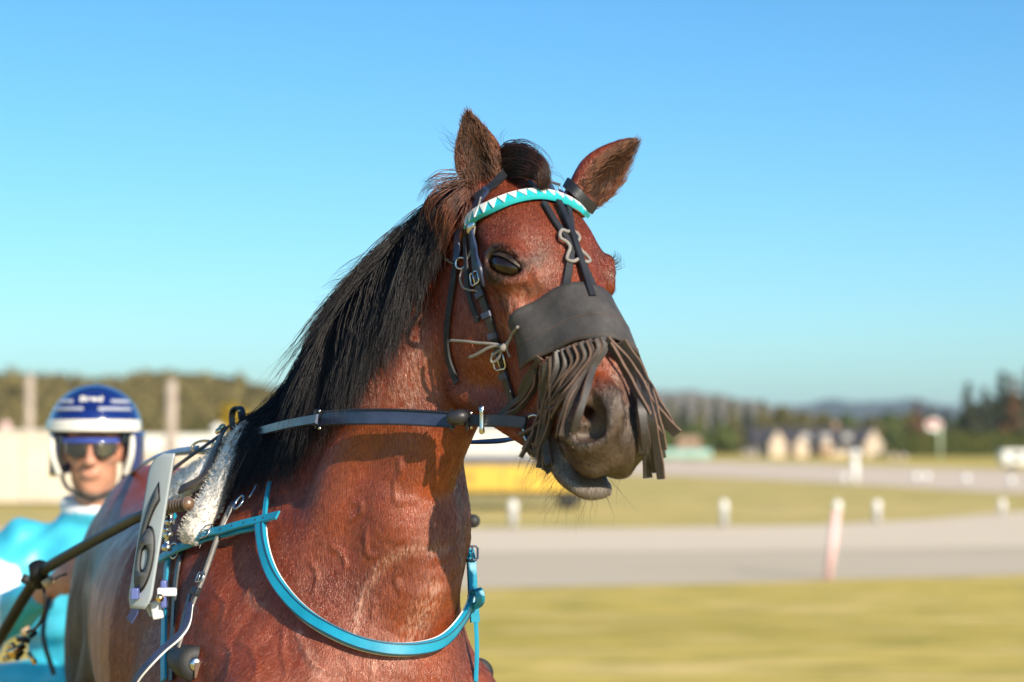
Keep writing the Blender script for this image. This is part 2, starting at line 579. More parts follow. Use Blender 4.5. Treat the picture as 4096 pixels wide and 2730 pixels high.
# windpipe
HORSE.chain([nd[0] - nd[2] * nd[5] * .82 for nd in NECK[1:5]], [.06, .05, .046, .040], k=.05)

# head core
hd = [(-.03, -.075, .055, .062, .075), (.05, -.078, .080, .098, .11), (.12, -.085, .088, .117, .145), (.18, -.092, .082, .122, .165), (.25, -.094, .068, .116, .165),
      (.32, -.088, .058, .100, .142), (.40, -.082, .050, .085, .105), (.46, -.082, .049, .072, .078), (.52, -.088, .050, .058, .062), (.55, -.094, .042, .042, .045)]
HORSE.loft([(HP(a, 0, c), H_R, H_F, w, u, d) for a, c, w, u, d in hd], sub=4, n=2.4, cap=.6, k=.025)
HORSE.ell(HP(.12, 0, -.012), (.100, .088, .045), HAX, k=.04)               # forehead
HORSE.ell(HP(.29, 0, -.01), (.13, .040, .034), HAX, k=.03)                 # nasal bone
HORSE.ell(HP(.005, 0, -.02), (.05, .05, .035), HAX, k=.04)                 # poll
EAX = []
EYE = [HP(.196, sd * .086, -.022) for sd in (1, -1)]
EYE_N = [nrm(H_R * sd + H_F * .52 + H_A * .12) for sd in (1, -1)]           # where each eye looks
for i, sd in enumerate((1, -1)):
    en = EYE_N[i]; e0 = H_A * .9 + H_F * .55; ea = nrm(e0 - en * np.dot(en, e0)); eu = np.cross(ea, en) * -sd
    if np.dot(eu, H_A) > 0: eu = -eu
    eax = np.array([ea, eu, en])
    EAX.append(eax)
    HORSE.ell(EYE[i] - en * .012, (.046, .036, .034), eax, k=.025)          # orbit
    HORSE.chain([EYE[i] + ea * x + eu * y + en * z for x, y, z in [(-.040, .000, .002), (-.020, .019, .013), (.006, .022, .016), (.036, .006, .008)]], [.005, .008, .008, .005], k=.010)  # upper lid
    HORSE.chain([EYE[i] + ea * x + eu * y + en * z for x, y, z in [(-.038, -.003, .002), (-.014, -.018, .010), (.012, -.019, .011), (.040, -.005, .005)]], [.004, .006, .006, .005], k=.008)  # lower lid
    HORSE.cap(HP(.25, sd * .070, -.060), HP(.39, sd * .044, -.078), .014, .009, k=.03)  # facial crest
    HORSE.ell(HP(.150, sd * .052, -.155), (.105, .040, .110), HAX, k=.016)   # cheek
    HORSE.cap(HP(.10, sd * .056, -.225), HP(.24, sd * .046, -.245), .028, .024, k=.016)
    HORSE.cap(HP(.24, sd * .046, -.245), HP(.44, sd * .028, -.180), .026, .020, k=.03)    # jaw bar
    HORSE.ell(HP(.505, sd * .046, -.066), (.050, .026, .044), HAX, k=.020)  # nostril wing
    rim = [(.475, .030, -.026, .010), (.515, .029, -.016, .012), (.550, .030, -.032, .013), (.566, .036, -.064, .012), (.552, .050, -.094, .012), (.515, .066, -.098, .011)]
    HORSE.chain([HP(a, sd * s, f) for a, s, f, r in rim], [q[3] for q in rim], k=.012)   # nostril rim
HORSE.ell(HP(.552, 0, -.092), (.036, .046, .040), HAX, k=.022)             # upper lip
for sd in (1, -1):
    HORSE.ell(HP(.528, sd * .026, -.116), (.052, .027, .028), HAX, k=.016)
HORSE.loft([(HP(a, 0, c), H_R, H_F, w, u, u) for a, c, w, u in [(.425, -.158, .034, .022), (.480, -.169, .040, .025), (.530, -.170, .041, .023), (.578, -.160, .036, .015)]], sub=3, k=.018)  # lower lip, chin
# carving: mouth, nostrils, eye sockets, temple hollow
for i, sd in enumerate((1, -1)):
    ml = [(.435, .058, -.134, .003), (.475, .054, -.141, .004), (.510, .046, -.146, .0045), (.560, .026, -.146, .005), (.585, .0, -.144, .005)]
    HORSE.chain([HP(a, sd * s, f) for a, s, f, r in ml], [q[3] for q in ml], k=.005, op=-1)
    no = [(.495, .056, -.030, .008), (.524, .054, -.040, .015), (.546, .050, -.058, .018), (.540, .054, -.076, .013)]
    HORSE.chain([HP(a, sd * s, f) for a, s, f, r in no], [q[3] for q in no], k=.006, op=-1)
    HORSE.chain([HP(.530, sd * .056, -.058), HP(.490, sd * .036, -.062)], [.012, .010], k=.004, op=-1)
    HORSE.ell(EYE[i] + EYE_N[i] * .012, (.029, .0160, .020), EAX[i], k=.005, op=-1)
    HORSE.ell(HP(.105, sd * .100, .012), (.03, .014, .022), HAX, k=.03, op=-1)
HORSE.ell(HP(.560, 0, -.145), (.045, .036, .0055), HAX, k=.006, op=-1)

# ears: base, tip, direction the cup faces
def ear(base, tip, face, wid):
    T = nrm(tip - base); L_ = np.linalg.norm(tip - base)
    Fd = nrm(face - T * np.dot(face, T)); S = np.cross(T, Fd)
    prof = [(-.10, .62, .60), (.10, .78, .72), (.32, 1.0, .78), (.52, .93, .66), (.72, .66, .46), (.88, .36, .28), (1.0, .09, .12)]
    HORSE.loft([(base + T * L_ * t - Fd * wid * .10 * math.sin(t * 3), S, Fd, wid * w, wid * .55 * h, wid * h) for t, w, h in prof], sub=3, k=.014)
    cup = [(.06, .20, .2), (.20, .55, .6), (.40, .70, .7), (.60, .62, .6), (.78, .40, .4), (.93, .12, .15)]
    HORSE.loft([(base + T * L_ * t + Fd * wid * (.42 + .1 * math.sin(t * 3)), S, Fd, wid * w * .86, wid * .9 * h, wid * h * .85) for t, w, h in cup], sub=3, k=.006, op=-1)
EAR_N = (P(486, 190, 3.06), P(467, 110, 3.08)); EAR_F = (P(580, 200, 3.12), P(638, 138, 3.15))
ear(EAR_N[0], EAR_N[1], V3(-.10, -1, .05), .038)
ear(EAR_F[0], EAR_F[1], V3(.62, -.75, -.25), .040)

HORSE.chain(HOLLOW, [.022, .034, .036, .03], k=.07, op=-1)

# legs
def leg(s0, lat, pts):
    nodes = []
    for ds, dl, z, w, l in pts:
        nodes.append((BP(s0 + ds, lat + dl, z), brt(s0), body_dir(s0), w, l, l))
    HORSE.loft(nodes, sub=2, n=2, cap=.4, k=.05)
for sd, off in ((1, .04), (-1, -.04)):
    leg(.45 + off, sd * .15, [(.0, 0, 1.0, .085, .12), (.0, 0, .82, .07, .085), (.02, 0, .62, .05, .058), (.025, 0, .48, .045, .05), (.01, 0, .40, .033, .036), (.0, 0, .25, .026, .032),
                              (.01, 0, .17, .034, .038), (.04, 0, .10, .03, .034), (.06, 0, .05, .05, .055), (.075, 0, .0, .058, .066)])
    leg(-.80 - off * 2, sd * .16, [(.1, 0, .98, .10, .17), (.03, 0, .82, .075, .11), (-.09, 0, .64, .045, .062), (-.15, 0, .53, .04, .055), (-.13, 0, .42, .034, .042), (-.10, 0, .26, .027, .034),
                                   (-.09, 0, .17, .034, .038), (-.05, 0, .10, .03, .034), (-.03, 0, .05, .05, .055), (-.01, 0, .0, .058, .066)])

VOX = 0.005
HV, HQ = HORSE.mesh(VOX)
HV = laplace(HV, HQ, 2, .5)
HN = vert_normals(HV, HQ)
# ------------------------------------------------------------------ lookups on the horse's surface
H_TREE = BVHTree.FromPolygons([tuple(v) for v in HV.tolist()], HQ.tolist())
CAMP = V3(0, 0, CAM_H)
def hit(u, v, tree=None):
    d = nrm(P(u, v, 3.0) - CAMP)
    r = (tree or H_TREE).ray_cast(Vector(CAMP), Vector(d))
    if r[0] is None: return None
    n = np.array(r[1])
    if np.dot(n, d) > 0: n = -n
    return np.array(r[0]), n
def hitn(u, v, d=3.6):
    r = hit(u, v)
    if r is None:
        q = H_TREE.find_nearest(Vector(P(u, v, d))); r = (np.array(q[0]), np.array(q[1]))
    return r
def near(p):
    r = H_TREE.find_nearest(Vector(p))
    return np.array(r[0]), np.array(r[1])
def smooth_n(p):
    """soft normal: mean of normals found around p"""
    q, n = near(p)
    acc = n * 1.0
    for dx in (V3(.012, 0, 0), V3(-.012, 0, 0), V3(0, .012, 0), V3(0, -.012, 0), V3(0, 0, .012), V3(0, 0, -.012)):
        acc += near(q + dx)[1]
    return q, nrm(acc)
def on_skin(px, n, off=.004, dflt=3.1):
    """polyline given in photo positions -> smooth strap path lying on the coat: points, normals"""
    c = curve(np.array(px, float), n)
    pts, last = [], dflt
    for u, v in c[:, :2]:
        h_ = hit(u, v)
        if h_ is None:
            p = P(u, v, last)
        else:
            p = h_[0]; last = p[1]
        pts.append(p)
    pts = np.array(pts)
    for _ in range(3):
        pts[1:-1] = pts[1:-1] * .5 + (pts[:-2] + pts[2:]) * .25
    nn = []
    for i, p in enumerate(pts):
        q, m = smooth_n(p); nn.append(m)
        dd = np.dot(p - q, m)
        if dd < off: pts[i] = q + m * off if np.linalg.norm(p - q) < .03 else p
    nn = np.array(nn)
    for _ in range(2):
        nn[1:-1] = nn[1:-1] * .5 + (nn[:-2] + nn[2:]) * .25
    for _ in range(2):
        pts[1:-1] = pts[1:-1] * .5 + (pts[:-2] + pts[2:]) * .25
    return pts, nn

# ------------------------------------------------------------------ veins, skin folds: raised on the mesh itself
def raise_line(px, h, w):
    c = curve(np.array(px, float), 24)
    pts = [q[0] for q in (hit(u, v) for u, v in c) if q is not None]
    if len(pts) < 3: return
    pts = np.array(pts)
    sel = np.nonzero(((HV - pts.mean(0)) ** 2).sum(1) < (np.linalg.norm(pts - pts.mean(0), axis=1).max() + .03) ** 2)[0]
    if not len(sel): return
    d2 = ((HV[sel][:, None, :] - pts[None]) ** 2).sum(2)
    k = d2.argmin(1); d2 = d2.min(1)
    fade = np.sin(np.clip((k + 1) / (len(pts) + 1), 0, 1) * math.pi) ** .5
    HV[sel] += HN[sel] * (h * fade * np.exp(-d2 / (w * w)))[:, None]
VEINS = [
    [(395, 480), (397, 500), (409, 500), (418, 497)], [(413, 547), (400, 551), (381, 562), (368, 581), (360, 600), (353, 632)],
    [(300, 612), (308, 617), (319, 620), (334, 609)], [(244, 600), (253, 585), (256, 600), (265, 607)], [(285, 628), (283, 651), (287, 670), (284, 682)],
    [(298, 630), (306, 651), (315, 664), (330, 672)], [(374, 660), (373, 682)], [(367, 528), (368, 553), (381, 554), (389, 549)],
    [(352, 500), (362, 503), (361, 512), (350, 520)], [(330, 545), (342, 552), (346, 565), (338, 578)], [(398, 455), (402, 470), (396, 482)],
    [(240, 640), (252, 650), (258, 668), (252, 682)], [(430, 560), (424, 585), (414, 610), (404, 640)], [(436, 600), (430, 625), (420, 645)],
    [(510, 300), (511, 312), (508, 324)], [(516, 299), (521, 314), (519, 326)], [(528, 282), (533, 292), (530, 303)], [(524, 262), (534, 270), (540, 282)],
    [(600, 355), (606, 368), (600, 382), (606, 394)], [(615, 372), (621, 386), (618, 398)], [(375, 600), (372, 625), (366, 648)], [(310, 560), (318, 575), (314, 592)],
    [(216, 590), (226, 604), (222, 622)], [(225, 640), (232, 655), (228, 675)], [(345, 655), (352, 668), (350, 682)], [(404, 560), (396, 576), (400, 590)],
]
for vpx in VEINS: raise_line(vpx, .0030, .0036)
for vpx in ([(487, 252), (496, 246), (508, 246), (519, 253)], [(490, 257), (499, 250), (510, 251)], [(492, 274), (503, 280), (516, 279), (525, 272)], [(496, 284), (508, 288), (522, 282)], [(522, 258), (530, 264), (534, 274)], [(520, 246), (527, 254), (530, 262)]): raise_line(vpx, .0022, .0036)
# creases round nostril and lip
for vpx in ([(612, 430), (606, 440), (596, 446)], [(622, 420), (619, 436), (623, 450)], [(614, 400), (622, 410), (626, 424)]): raise_line(vpx, .002, .004)
HN = vert_normals(HV, HQ)

# ------------------------------------------------------------------ coat colour masks stored on the mesh
rel = HV - H_O
ha = rel @ H_A / SA; hs = rel @ H_R; hf = rel @ H_F
sst = lambda x, a, b: (lambda t: t * t * (3 - 2 * t))(np.clip((x - a) / (b - a), 0, 1))
head = (ha > -.1) & (ha < .75) & (np.abs(hs) < .16) & (hf > -.32) & (hf < .1)
nz = np.sin(HV[:, 0] * 61 + 2 * np.sin(HV[:, 2] * 47)) * np.sin(HV[:, 2] * 53 + 1.7 * np.sin(HV[:, 1] * 39)) * .02
black = np.where(head, sst(ha + nz - .25 * (hf + .06), .43, .52), 0)
for i in (0, 1):
    de = np.linalg.norm(HV - EYE[i], axis=1)
    black = np.maximum(black, (1 - sst(de + nz, .024, .058)) * .95)
black = np.maximum(black, 1 - sst(HV[:, 2] + nz, .42, .62))           # lower legs
pink = np.zeros(len(HV))
lip = head & (ha > .46) & (hf < -.150)
pink = np.where(lip, sst(-hf, .145, .153) * (1 - sst(-hf, .176, .190)) * sst(ha, .47, .51), 0)
inner = np.zeros(len(HV))
for (b_, t_), fc in ((EAR_N, V3(-.10, -1, .05)), (EAR_F, V3(.62, -.75, -.25))):
    T = nrm(t_ - b_); L_ = np.linalg.norm(t_ - b_)
    Fd = nrm(fc - T * np.dot(fc, T)); S = np.cross(T, Fd)
    q = HV - b_; x = q @ T / L_; y = q @ Fd; sdd = np.abs(q @ S)
    m = (x > .02) & (x < 1.08) & (sdd < .05) & (np.abs(y) < .06)
    cup = m * sst(HN @ Fd, -.1, .45) * (1 - sst(sdd, .016, .032)) * sst(x, .0, .15)
    inner = np.maximum(inner, cup)
    black = np.maximum(black, m * sst(x, .86, .97) * .9)
for i in (0, 1): inner = np.maximum(inner, (1 - sst(np.linalg.norm(HV - EYE[i], axis=1), .026, .037)) * .95)
# shade of flank and quarters put into the coat colour, fading towards the top
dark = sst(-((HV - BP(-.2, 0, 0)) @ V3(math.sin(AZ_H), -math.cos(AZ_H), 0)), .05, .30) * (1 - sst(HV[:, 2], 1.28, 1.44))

# sweat foam on the chest, neck glints painted pale into the coat colour
sweat_glint = np.zeros(len(HV))
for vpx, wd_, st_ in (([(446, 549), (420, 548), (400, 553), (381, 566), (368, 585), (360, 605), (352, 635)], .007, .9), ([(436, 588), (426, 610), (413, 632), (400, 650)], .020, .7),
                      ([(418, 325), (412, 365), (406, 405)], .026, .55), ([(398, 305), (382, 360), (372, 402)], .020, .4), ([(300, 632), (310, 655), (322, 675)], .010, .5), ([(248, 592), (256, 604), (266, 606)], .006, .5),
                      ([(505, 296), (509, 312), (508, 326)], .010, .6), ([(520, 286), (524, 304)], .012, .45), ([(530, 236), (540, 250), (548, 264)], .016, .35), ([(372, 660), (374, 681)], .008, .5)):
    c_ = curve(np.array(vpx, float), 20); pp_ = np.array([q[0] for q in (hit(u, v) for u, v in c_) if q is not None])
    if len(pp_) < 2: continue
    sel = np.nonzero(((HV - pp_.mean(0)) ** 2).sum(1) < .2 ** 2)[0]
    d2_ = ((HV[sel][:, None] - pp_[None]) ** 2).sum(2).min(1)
    sweat_glint[sel] = np.maximum(sweat_glint[sel], st_ * np.exp(-d2_ / wd_ ** 2))

# ------------------------------------------------------------------ coat material
mat_coat, nt, b, N, L = mat_new('bay_coat')
tc = N.new('ShaderNodeTexCoord').outputs['Object']
hairs = noise(N, L, mapping(N, L, tc, (560, 560, 60), (0, .30, .1)), 1.0, 3, .62)
hairs2 = noise(N, L, mapping(N, L, tc, (900, 900, 190), (.15, .2, .3)), 1.0, 2, .5)
blot = noise(N, L, tc, 7, 5, .55, .4)
blot2 = noise(N, L, mapping(N, L, tc, (26, 26, 15)), 1.0, 4, .6)
c1 = ramp(N, L, blot, [(.30, (.085, .010, .004)), (.5, (.20, .027, .007)), (.72, (.34, .055, .013))])
c2 = mix_col(N, L, ramp(N, L, blot2, [(.38, (0, 0, 0)), (.75, (1, 1, 1))]), c1, (.13, .019, .007))
c3 = mix_col(N, L, ramp(N, L, hairs, [(.35, (0, 0, 0)), (.7, (.55, .55, .55))]), c2, (.40, .090, .028))
at = lambda nm: [setattr(n_, 'attribute_name', nm) or n_ for n_ in [N.new('ShaderNodeAttribute')]][0].outputs['Fac']
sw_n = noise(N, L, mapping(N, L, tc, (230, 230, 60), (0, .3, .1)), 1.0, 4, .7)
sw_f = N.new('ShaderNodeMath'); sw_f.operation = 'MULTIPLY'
L.new(at('sweat_glint'), sw_f.inputs[0]); L.new(ramp(N, L, sw_n, [(.42, (0, 0, 0)), (.62, (1, 1, 1))]), sw_f.inputs[1])
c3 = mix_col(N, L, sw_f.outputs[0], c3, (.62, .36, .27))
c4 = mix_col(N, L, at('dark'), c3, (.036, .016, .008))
c5 = mix_col(N, L, at('black'), c4, ramp(N, L, blot2, [(.3, (.030, .020, .015)), (.7, (.105, .070, .052))]))
c6 = mix_col(N, L, at('inner'), c5, ramp(N, L, hairs, [(.35, (.010, .006, .005)), (.75, (.07, .030, .014))]))
c7 = mix_col(N, L, at('pink'), c6, ramp(N, L, hairs2, [(.35, (.06, .048, .04)), (.7, (.26, .215, .18))]))
L.new(c7, b.inputs['Base Color'])
rr = N.new('ShaderNodeMapRange'); rr.inputs['From Min'].default_value = .3; rr.inputs['From Max'].default_value = .7
rr.inputs['To Min'].default_value = .24; rr.inputs['To Max'].default_value = .48
L.new(blot2, rr.inputs['Value']); L.new(rr.outputs[0], b.inputs['Roughness'])
b.inputs['Specular Tint'].default_value = (1, .86, .76, 1)
def mth(op, x, y):
    n_ = N.new('ShaderNodeMath'); n_.operation = op
    for i_, q_ in enumerate((x, y)):
        if isinstance(q_, (int, float)): n_.inputs[i_].default_value = q_
        else: L.new(q_, n_.inputs[i_])
    return n_.outputs[0]
sp_ = mth('MULTIPLY', mth('SUBTRACT', 1.0, mth('MULTIPLY', at('inner'), .9)), mth('SUBTRACT', 1.0, mth('MULTIPLY', at('dark'), .88)))
L.new(mth('MULTIPLY', sp_, .95), b.inputs['Specular IOR Level'])
wr = noise(N, L, mapping(N, L, tc, (34, 34, 20), (.4, .2, .3)), 1.0, 4, .55, .6)
n1 = bump(N, L, None, wr, .16, .010)
n2 = bump(N, L, None, hairs, .8, .0022, n1)
bump(N, L, b, hairs2, .35, .0012, n2)

# ------------------------------------------------------------------ the horse
horse = empty('horse', BP(0, 0, 0))
tag(horse, 'bay racehorse with black mane wearing a bridle, fringed noseband and blue breast collar', 'horse')
body = mesh_np('body', HV, HQ, mat_coat, horse)
for nm, arr in (('black', black), ('pink', pink), ('inner', inner), ('dark', dark), ('sweat_glint', sweat_glint)):
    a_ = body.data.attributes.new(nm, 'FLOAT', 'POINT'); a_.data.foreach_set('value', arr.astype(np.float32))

mat_eye, nt, b, N, L = mat_new('horse_eye')
tc = N.new('ShaderNodeTexCoord').outputs['Object']
L.new(ramp(N, L, noise(N, L, tc, 60, 3), [(.35, (.006, .003, .002)), (.7, (.030, .012, .006))]), b.inputs['Base Color'])
b.inputs['Roughness'].default_value = .05; b.inputs['Specular IOR Level'].default_value = .5
for e, ax_e in zip(EYE, EAX):
    vs, fs = [], []
    for a_ in range(25):
        for k in range(32):
            th = math.pi * a_ / 24; ph = 2 * math.pi * k / 32
            vs.append(e - ax_e[2] * .001 + ax_e[0] * .0285 * math.sin(th) * math.cos(ph) + ax_e[1] * .0195 * math.sin(th) * math.sin(ph) + ax_e[2] * .0232 * math.cos(th))
    for a_ in range(24):
        for k in range(32): fs.append([a_ * 32 + k, a_ * 32 + (k + 1) % 32, (a_ + 1) * 32 + (k + 1) % 32, (a_ + 1) * 32 + k])
    MB().add(vs, fs).build('eye', mat_eye, horse, smooth=True)
    vs, fs = [], []                                                   # upper lid folded over the top of the eye, lower lid rim
    for lo_, hi_, sc_ in ((.30, 1.02, 1.075), (-1.02, -.80, 1.06)):
        b0 = len(vs)
        for a_ in range(9):
            y = lo_ + (hi_ - lo_) * a_ / 8
            for k in range(25):
                x = -1 + 2 * k / 24; arc = y - .30 * (1 - abs(y)) * x * x
                yy = max(-1, min(1, arc)); r_ = math.sqrt(max(0, 1 - yy * yy)); xx = x * r_ * .97; zz = math.sqrt(max(0, 1 - yy * yy - xx * xx))
                vs.append(e - ax_e[2] * .001 + ax_e[0] * .0285 * sc_ * xx + ax_e[1] * .0195 * sc_ * yy + ax_e[2] * .0232 * sc_ * zz)
        for a_ in range(8):
            for k in range(24): fs.append([b0 + a_ * 25 + k, b0 + a_ * 25 + k + 1, b0 + (a_ + 1) * 25 + k + 1, b0 + (a_ + 1) * 25 + k])
    lid = MB().add(vs, fs).build('eyelid', simple_mat('eyelid_skin', (.035, .022, .016), .42, var=.35, nscale=180, bmp=.5, bscale=240), horse, smooth=True)
    md_ = lid.modifiers.new('solid', 'SOLIDIFY'); md_.thickness = .0022; md_.offset = 1

# ------------------------------------------------------------------ short coat hair, laid along the body
def coat_hair(n, name='coat_hair'):
    tri = np.vstack([HQ[:, [0, 1, 2]], HQ[:, [0, 2, 3]]])
    c = HV[tri].mean(1); ar = np.linalg.norm(np.cross(HV[tri[:, 1]] - HV[tri[:, 0]], HV[tri[:, 2]] - HV[tri[:, 0]]), axis=1)
    facing = (HN[tri].mean(1) * (CAMP - c)).sum(1) / np.linalg.norm(CAMP - c, axis=1)
    hd_ = head[tri].all(1)
    w = ar * (facing > -.45) * (c[:, 1] < 3.75) * (c[:, 2] > .98) * np.where(hd_, 2.2, 1.0) * (1 - .9 * inner[tri[:, 0]]) * (1 - .55 * (black[tri[:, 0]] > .6))
    for e in EYE: w *= np.linalg.norm(c - e, axis=1) > .026
    k = RNG.choice(len(tri), n, p=w / w.sum())
    r1, r2 = RNG.uniform(0, 1, n), RNG.uniform(0, 1, n); s_ = np.sqrt(r1)
    bc_ = np.stack([1 - s_, s_ * (1 - r2), s_ * r2], 1)
    t3 = tri[k]
    p = (HV[t3] * bc_[..., None]).sum(1); nn_ = (HN[t3] * bc_[..., None]).sum(1); nn_ /= np.linalg.norm(nn_, axis=1, keepdims=True)
    ish = hd_[k][:, None]
    hs_ = ((p - H_O) @ H_R)[:, None]
    flow = np.where(ish, H_A + .5 * np.sign(hs_) * H_R * np.minimum(1, np.abs(hs_) / .05) - .25 * H_F, V3(-.30, .25, -1.0))
    swirl = np.stack([np.sin(p[:, 2] * 17 + p[:, 0] * 9), np.zeros(n), np.cos(p[:, 0] * 21 + p[:, 2] * 7)], 1) * .28
    flow = flow + swirl + RNG.normal(0, .09, (n, 3))
    flow -= nn_ * (flow * nn_).sum(1, keepdims=True); flow /= np.linalg.norm(flow, axis=1, keepdims=True) + 1e-9
    side = np.cross(nn_, flow)
    ln = RNG.uniform(.006, .013, (n, 1)) * np.where(ish, .8, 1.0); wd = RNG.uniform(.00022, .00042, (n, 1))
    tw = nn_ * RNG.normal(0, .28, (n, 1)); sd = side + tw; sd /= np.linalg.norm(sd, axis=1, keepdims=True)
    tip = p + flow * ln + nn_ * ln * RNG.uniform(.02, .13, (n, 1))
    V = np.stack([p - sd * wd, p + sd * wd, tip], 1).reshape(-1, 3)
    o = mesh_np(name, V, np.arange(3 * n).reshape(-1, 3), mat_coat, horse, smooth=False)
    for nm, arr in (('black', black), ('pink', pink), ('inner', inner), ('dark', dark), ('sweat_glint', sweat_glint)):
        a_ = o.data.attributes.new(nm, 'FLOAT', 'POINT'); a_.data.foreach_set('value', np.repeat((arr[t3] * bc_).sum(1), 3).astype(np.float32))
    o['kind'] = 'stuff'
    return o
coat_hair(420000)

# ------------------------------------------------------------------ hair
def hair_mesh(name, strands, rad, mat, parent, kind='stuff'):
    """strands: (n, m, 3); rad: (n,) root radius; thin three-sided hairs tapering to the tip"""
    S = np.asarray(strands, float); n, m, _ = S.shape
    tg = np.gradient(S, axis=1); tg /= np.linalg.norm(tg, axis=2, keepdims=True) + 1e-12
    ref = np.where(np.abs(tg[..., 1:2]) < .9, np.array([0, 1., 0]), np.array([1., 0, 0]))
    u = np.cross(tg, ref); u /= np.linalg.norm(u, axis=2, keepdims=True) + 1e-12
    w = np.cross(tg, u)
    prof = np.interp(np.linspace(0, 1, m), [0, .1, .6, 1], [.8, 1, .85, .12])
    r = (np.asarray(rad)[:, None] * prof[None])[..., None]
    ring = [S + r * (math.cos(a) * u + math.sin(a) * w) for a in (0, 2.094, 4.189)]
    V = np.stack(ring, 2).reshape(-1, 3)
    i = np.arange(n)[:, None, None] * m * 3 + np.arange(m - 1)[None, :, None] * 3 + np.arange(3)[None, None]
    j = np.arange(n)[:, None, None] * m * 3 + np.arange(m - 1)[None, :, None] * 3 + np.array([1, 2, 0])[None, None]
    Q = np.stack([i, j, j + 3, i + 3], -1).reshape(-1, 4)
    o = mesh_np(name, V, Q, mat, parent)
    if kind: o['kind'] = kind
    return o
def locks(guides, per, spread0, spread1, r0, r1, wav=.002, m=14):
    out, rad = [], []
    for g in guides:
        G = curve(g, m)
        tg = nrm(G[-1] - G[0]); ref = V3(0, 1, 0); u = nrm(np.cross(tg, ref)); w = np.cross(tg, u)
        t = np.linspace(0, 1, m)[:, None]
        for _ in range(per):
            a, b_ = RNG.normal(0, 1, 2), RNG.normal(0, 1, 2)
            off0 = (u * a[0] + w * a[1] * .6) * spread0; off1 = (u * b_[0] + w * b_[1] * .6) * spread1
            ph = RNG.uniform(0, 6.28, 2); fr = RNG.uniform(5, 11)
            s = G + off0 * (1 - t) + off1 * t + wav * t * (u * np.sin(fr * t + ph[0]) + w * np.sin(fr * t + ph[1]))
            k = RNG.uniform(.78, 1.06)
            s = s[0] + (resample(np.vstack([s, s[-1] + (s[-1] - s[-2]) * 2]), int(m * 1.15) + 1)[: m] - s[0]) if k > 1 else curve(s[: max(5, int(m * k))], m)
            out.append(s); rad.append(RNG.uniform(r0, r1))
    return out, rad
def hair_mat(name, c0, c1, rough=.42):
    m_, nt, b, N, L = mat_new(name)
    tc = N.new('ShaderNodeTexCoord').outputs['Object']
    f = noise(N, L, mapping(N, L, tc, (90, 90, 12)), 1.0, 3)
    L.new(ramp(N, L, f, [(.35, c0), (.7, c1)]), b.inputs['Base Color'])
    b.inputs['Roughness'].default_value = rough; b.inputs['Specular IOR Level'].default_value = .55
    return m_
mat_mane = hair_mat('mane_hair', (.006, .005, .005), (.022, .015, .013))
mat_tuft = hair_mat('brown_hair', (.035, .014, .009), (.22, .075, .04))
# mane: rooted along the crest, falling over the near side of the neck
cr = curve([P(296, 425, 3.64), P(318, 400, 3.58), P(350, 338, 3.45), P(392, 276, 3.30), P(436, 234, 3.19), P(478, 196, 3.12)], 60)
crest_l = np.array([near(p)[0] for p in cr])
guides = []
NL = 260
for i in range(NL):
    t = (i + RNG.uniform(0, 1)) / NL
    x = t * 59; k = min(int(x), 58); p0 = crest_l[k] * (1 - x + k) + crest_l[k + 1] * (x - k)
    p0 = p0 + RNG.normal(0, .004, 3)
    side = nrm(V3(-.75, -.66, 0))
    L_ = np.interp(t, [0, .15, .45, .75, .92, 1], [.24, .32, .36, .34, .27, .16]) * RNG.uniform(.8, 1.1)
    lean = np.interp(t, [0, .25, .5, .8, 1], [.0, .06, .16, .14, .20]) + RNG.normal(0, .06)
    fall = nrm(V3(-lean * .95, -.22, -1))
    lift = RNG.uniform(.008, .030)
    pts = [p0]
    n_seg = 9; cur = p0.copy(); d = nrm(side * .9 + V3(-.25, 0, .35) + RNG.normal(0, .1, 3))
    wind = RNG.uniform() < (.05 if t > .45 else 0)
    for s_ in range(n_seg):
        f = (s_ + 1) / n_seg
        d = nrm(d * (.55 if not wind else .8) + fall * .6 + (V3(-.30, .0, .06) if wind else 0))
        cur = cur + d * L_ / n_seg
        q, m_ = near(cur)
        dd = np.dot(cur - q, m_)
        want = lift * (.35 + .65 * math.sin(min(1, f * 1.2) * math.pi * .8))
        if dd < want: cur = q + m_ * want
        pts.append(cur.copy())
    guides.append(np.array(pts))
st, rd = locks(guides, 34, .006, .0070, .00035, .0007, wav=.008)
# hairs lifted off the crest by the wind
wg = []
for (u0, v0, d0, u1, v1) in [(400, 262, 3.28, 316, 294), (385, 275, 3.30, 322, 300), (420, 244, 3.22, 352, 272), (372, 290, 3.35, 318, 318), (436, 232, 3.20, 372, 258), (448, 226, 3.17, 395, 246), (410, 255, 3.25, 340, 268)]:
    for _ in range(2):
        a, c = P(u0 + RNG.normal(0, 4), v0 + RNG.normal(0, 3), d0), P(u1 + RNG.normal(0, 6), v1 + RNG.normal(0, 5), d0 - .02)
        mid = a * .5 + c * .5 + V3(0, 0, RNG.uniform(.0, .018))
        wg.append(np.array([a, a * .7 + mid * .3 + V3(-.005, 0, .012), mid, c]))
s2, r2 = locks(wg, 11, .008, .007, .0003, .00055, wav=.005)
hair_mesh('mane', np.array(st + s2), np.array(rd + r2), mat_mane, horse)
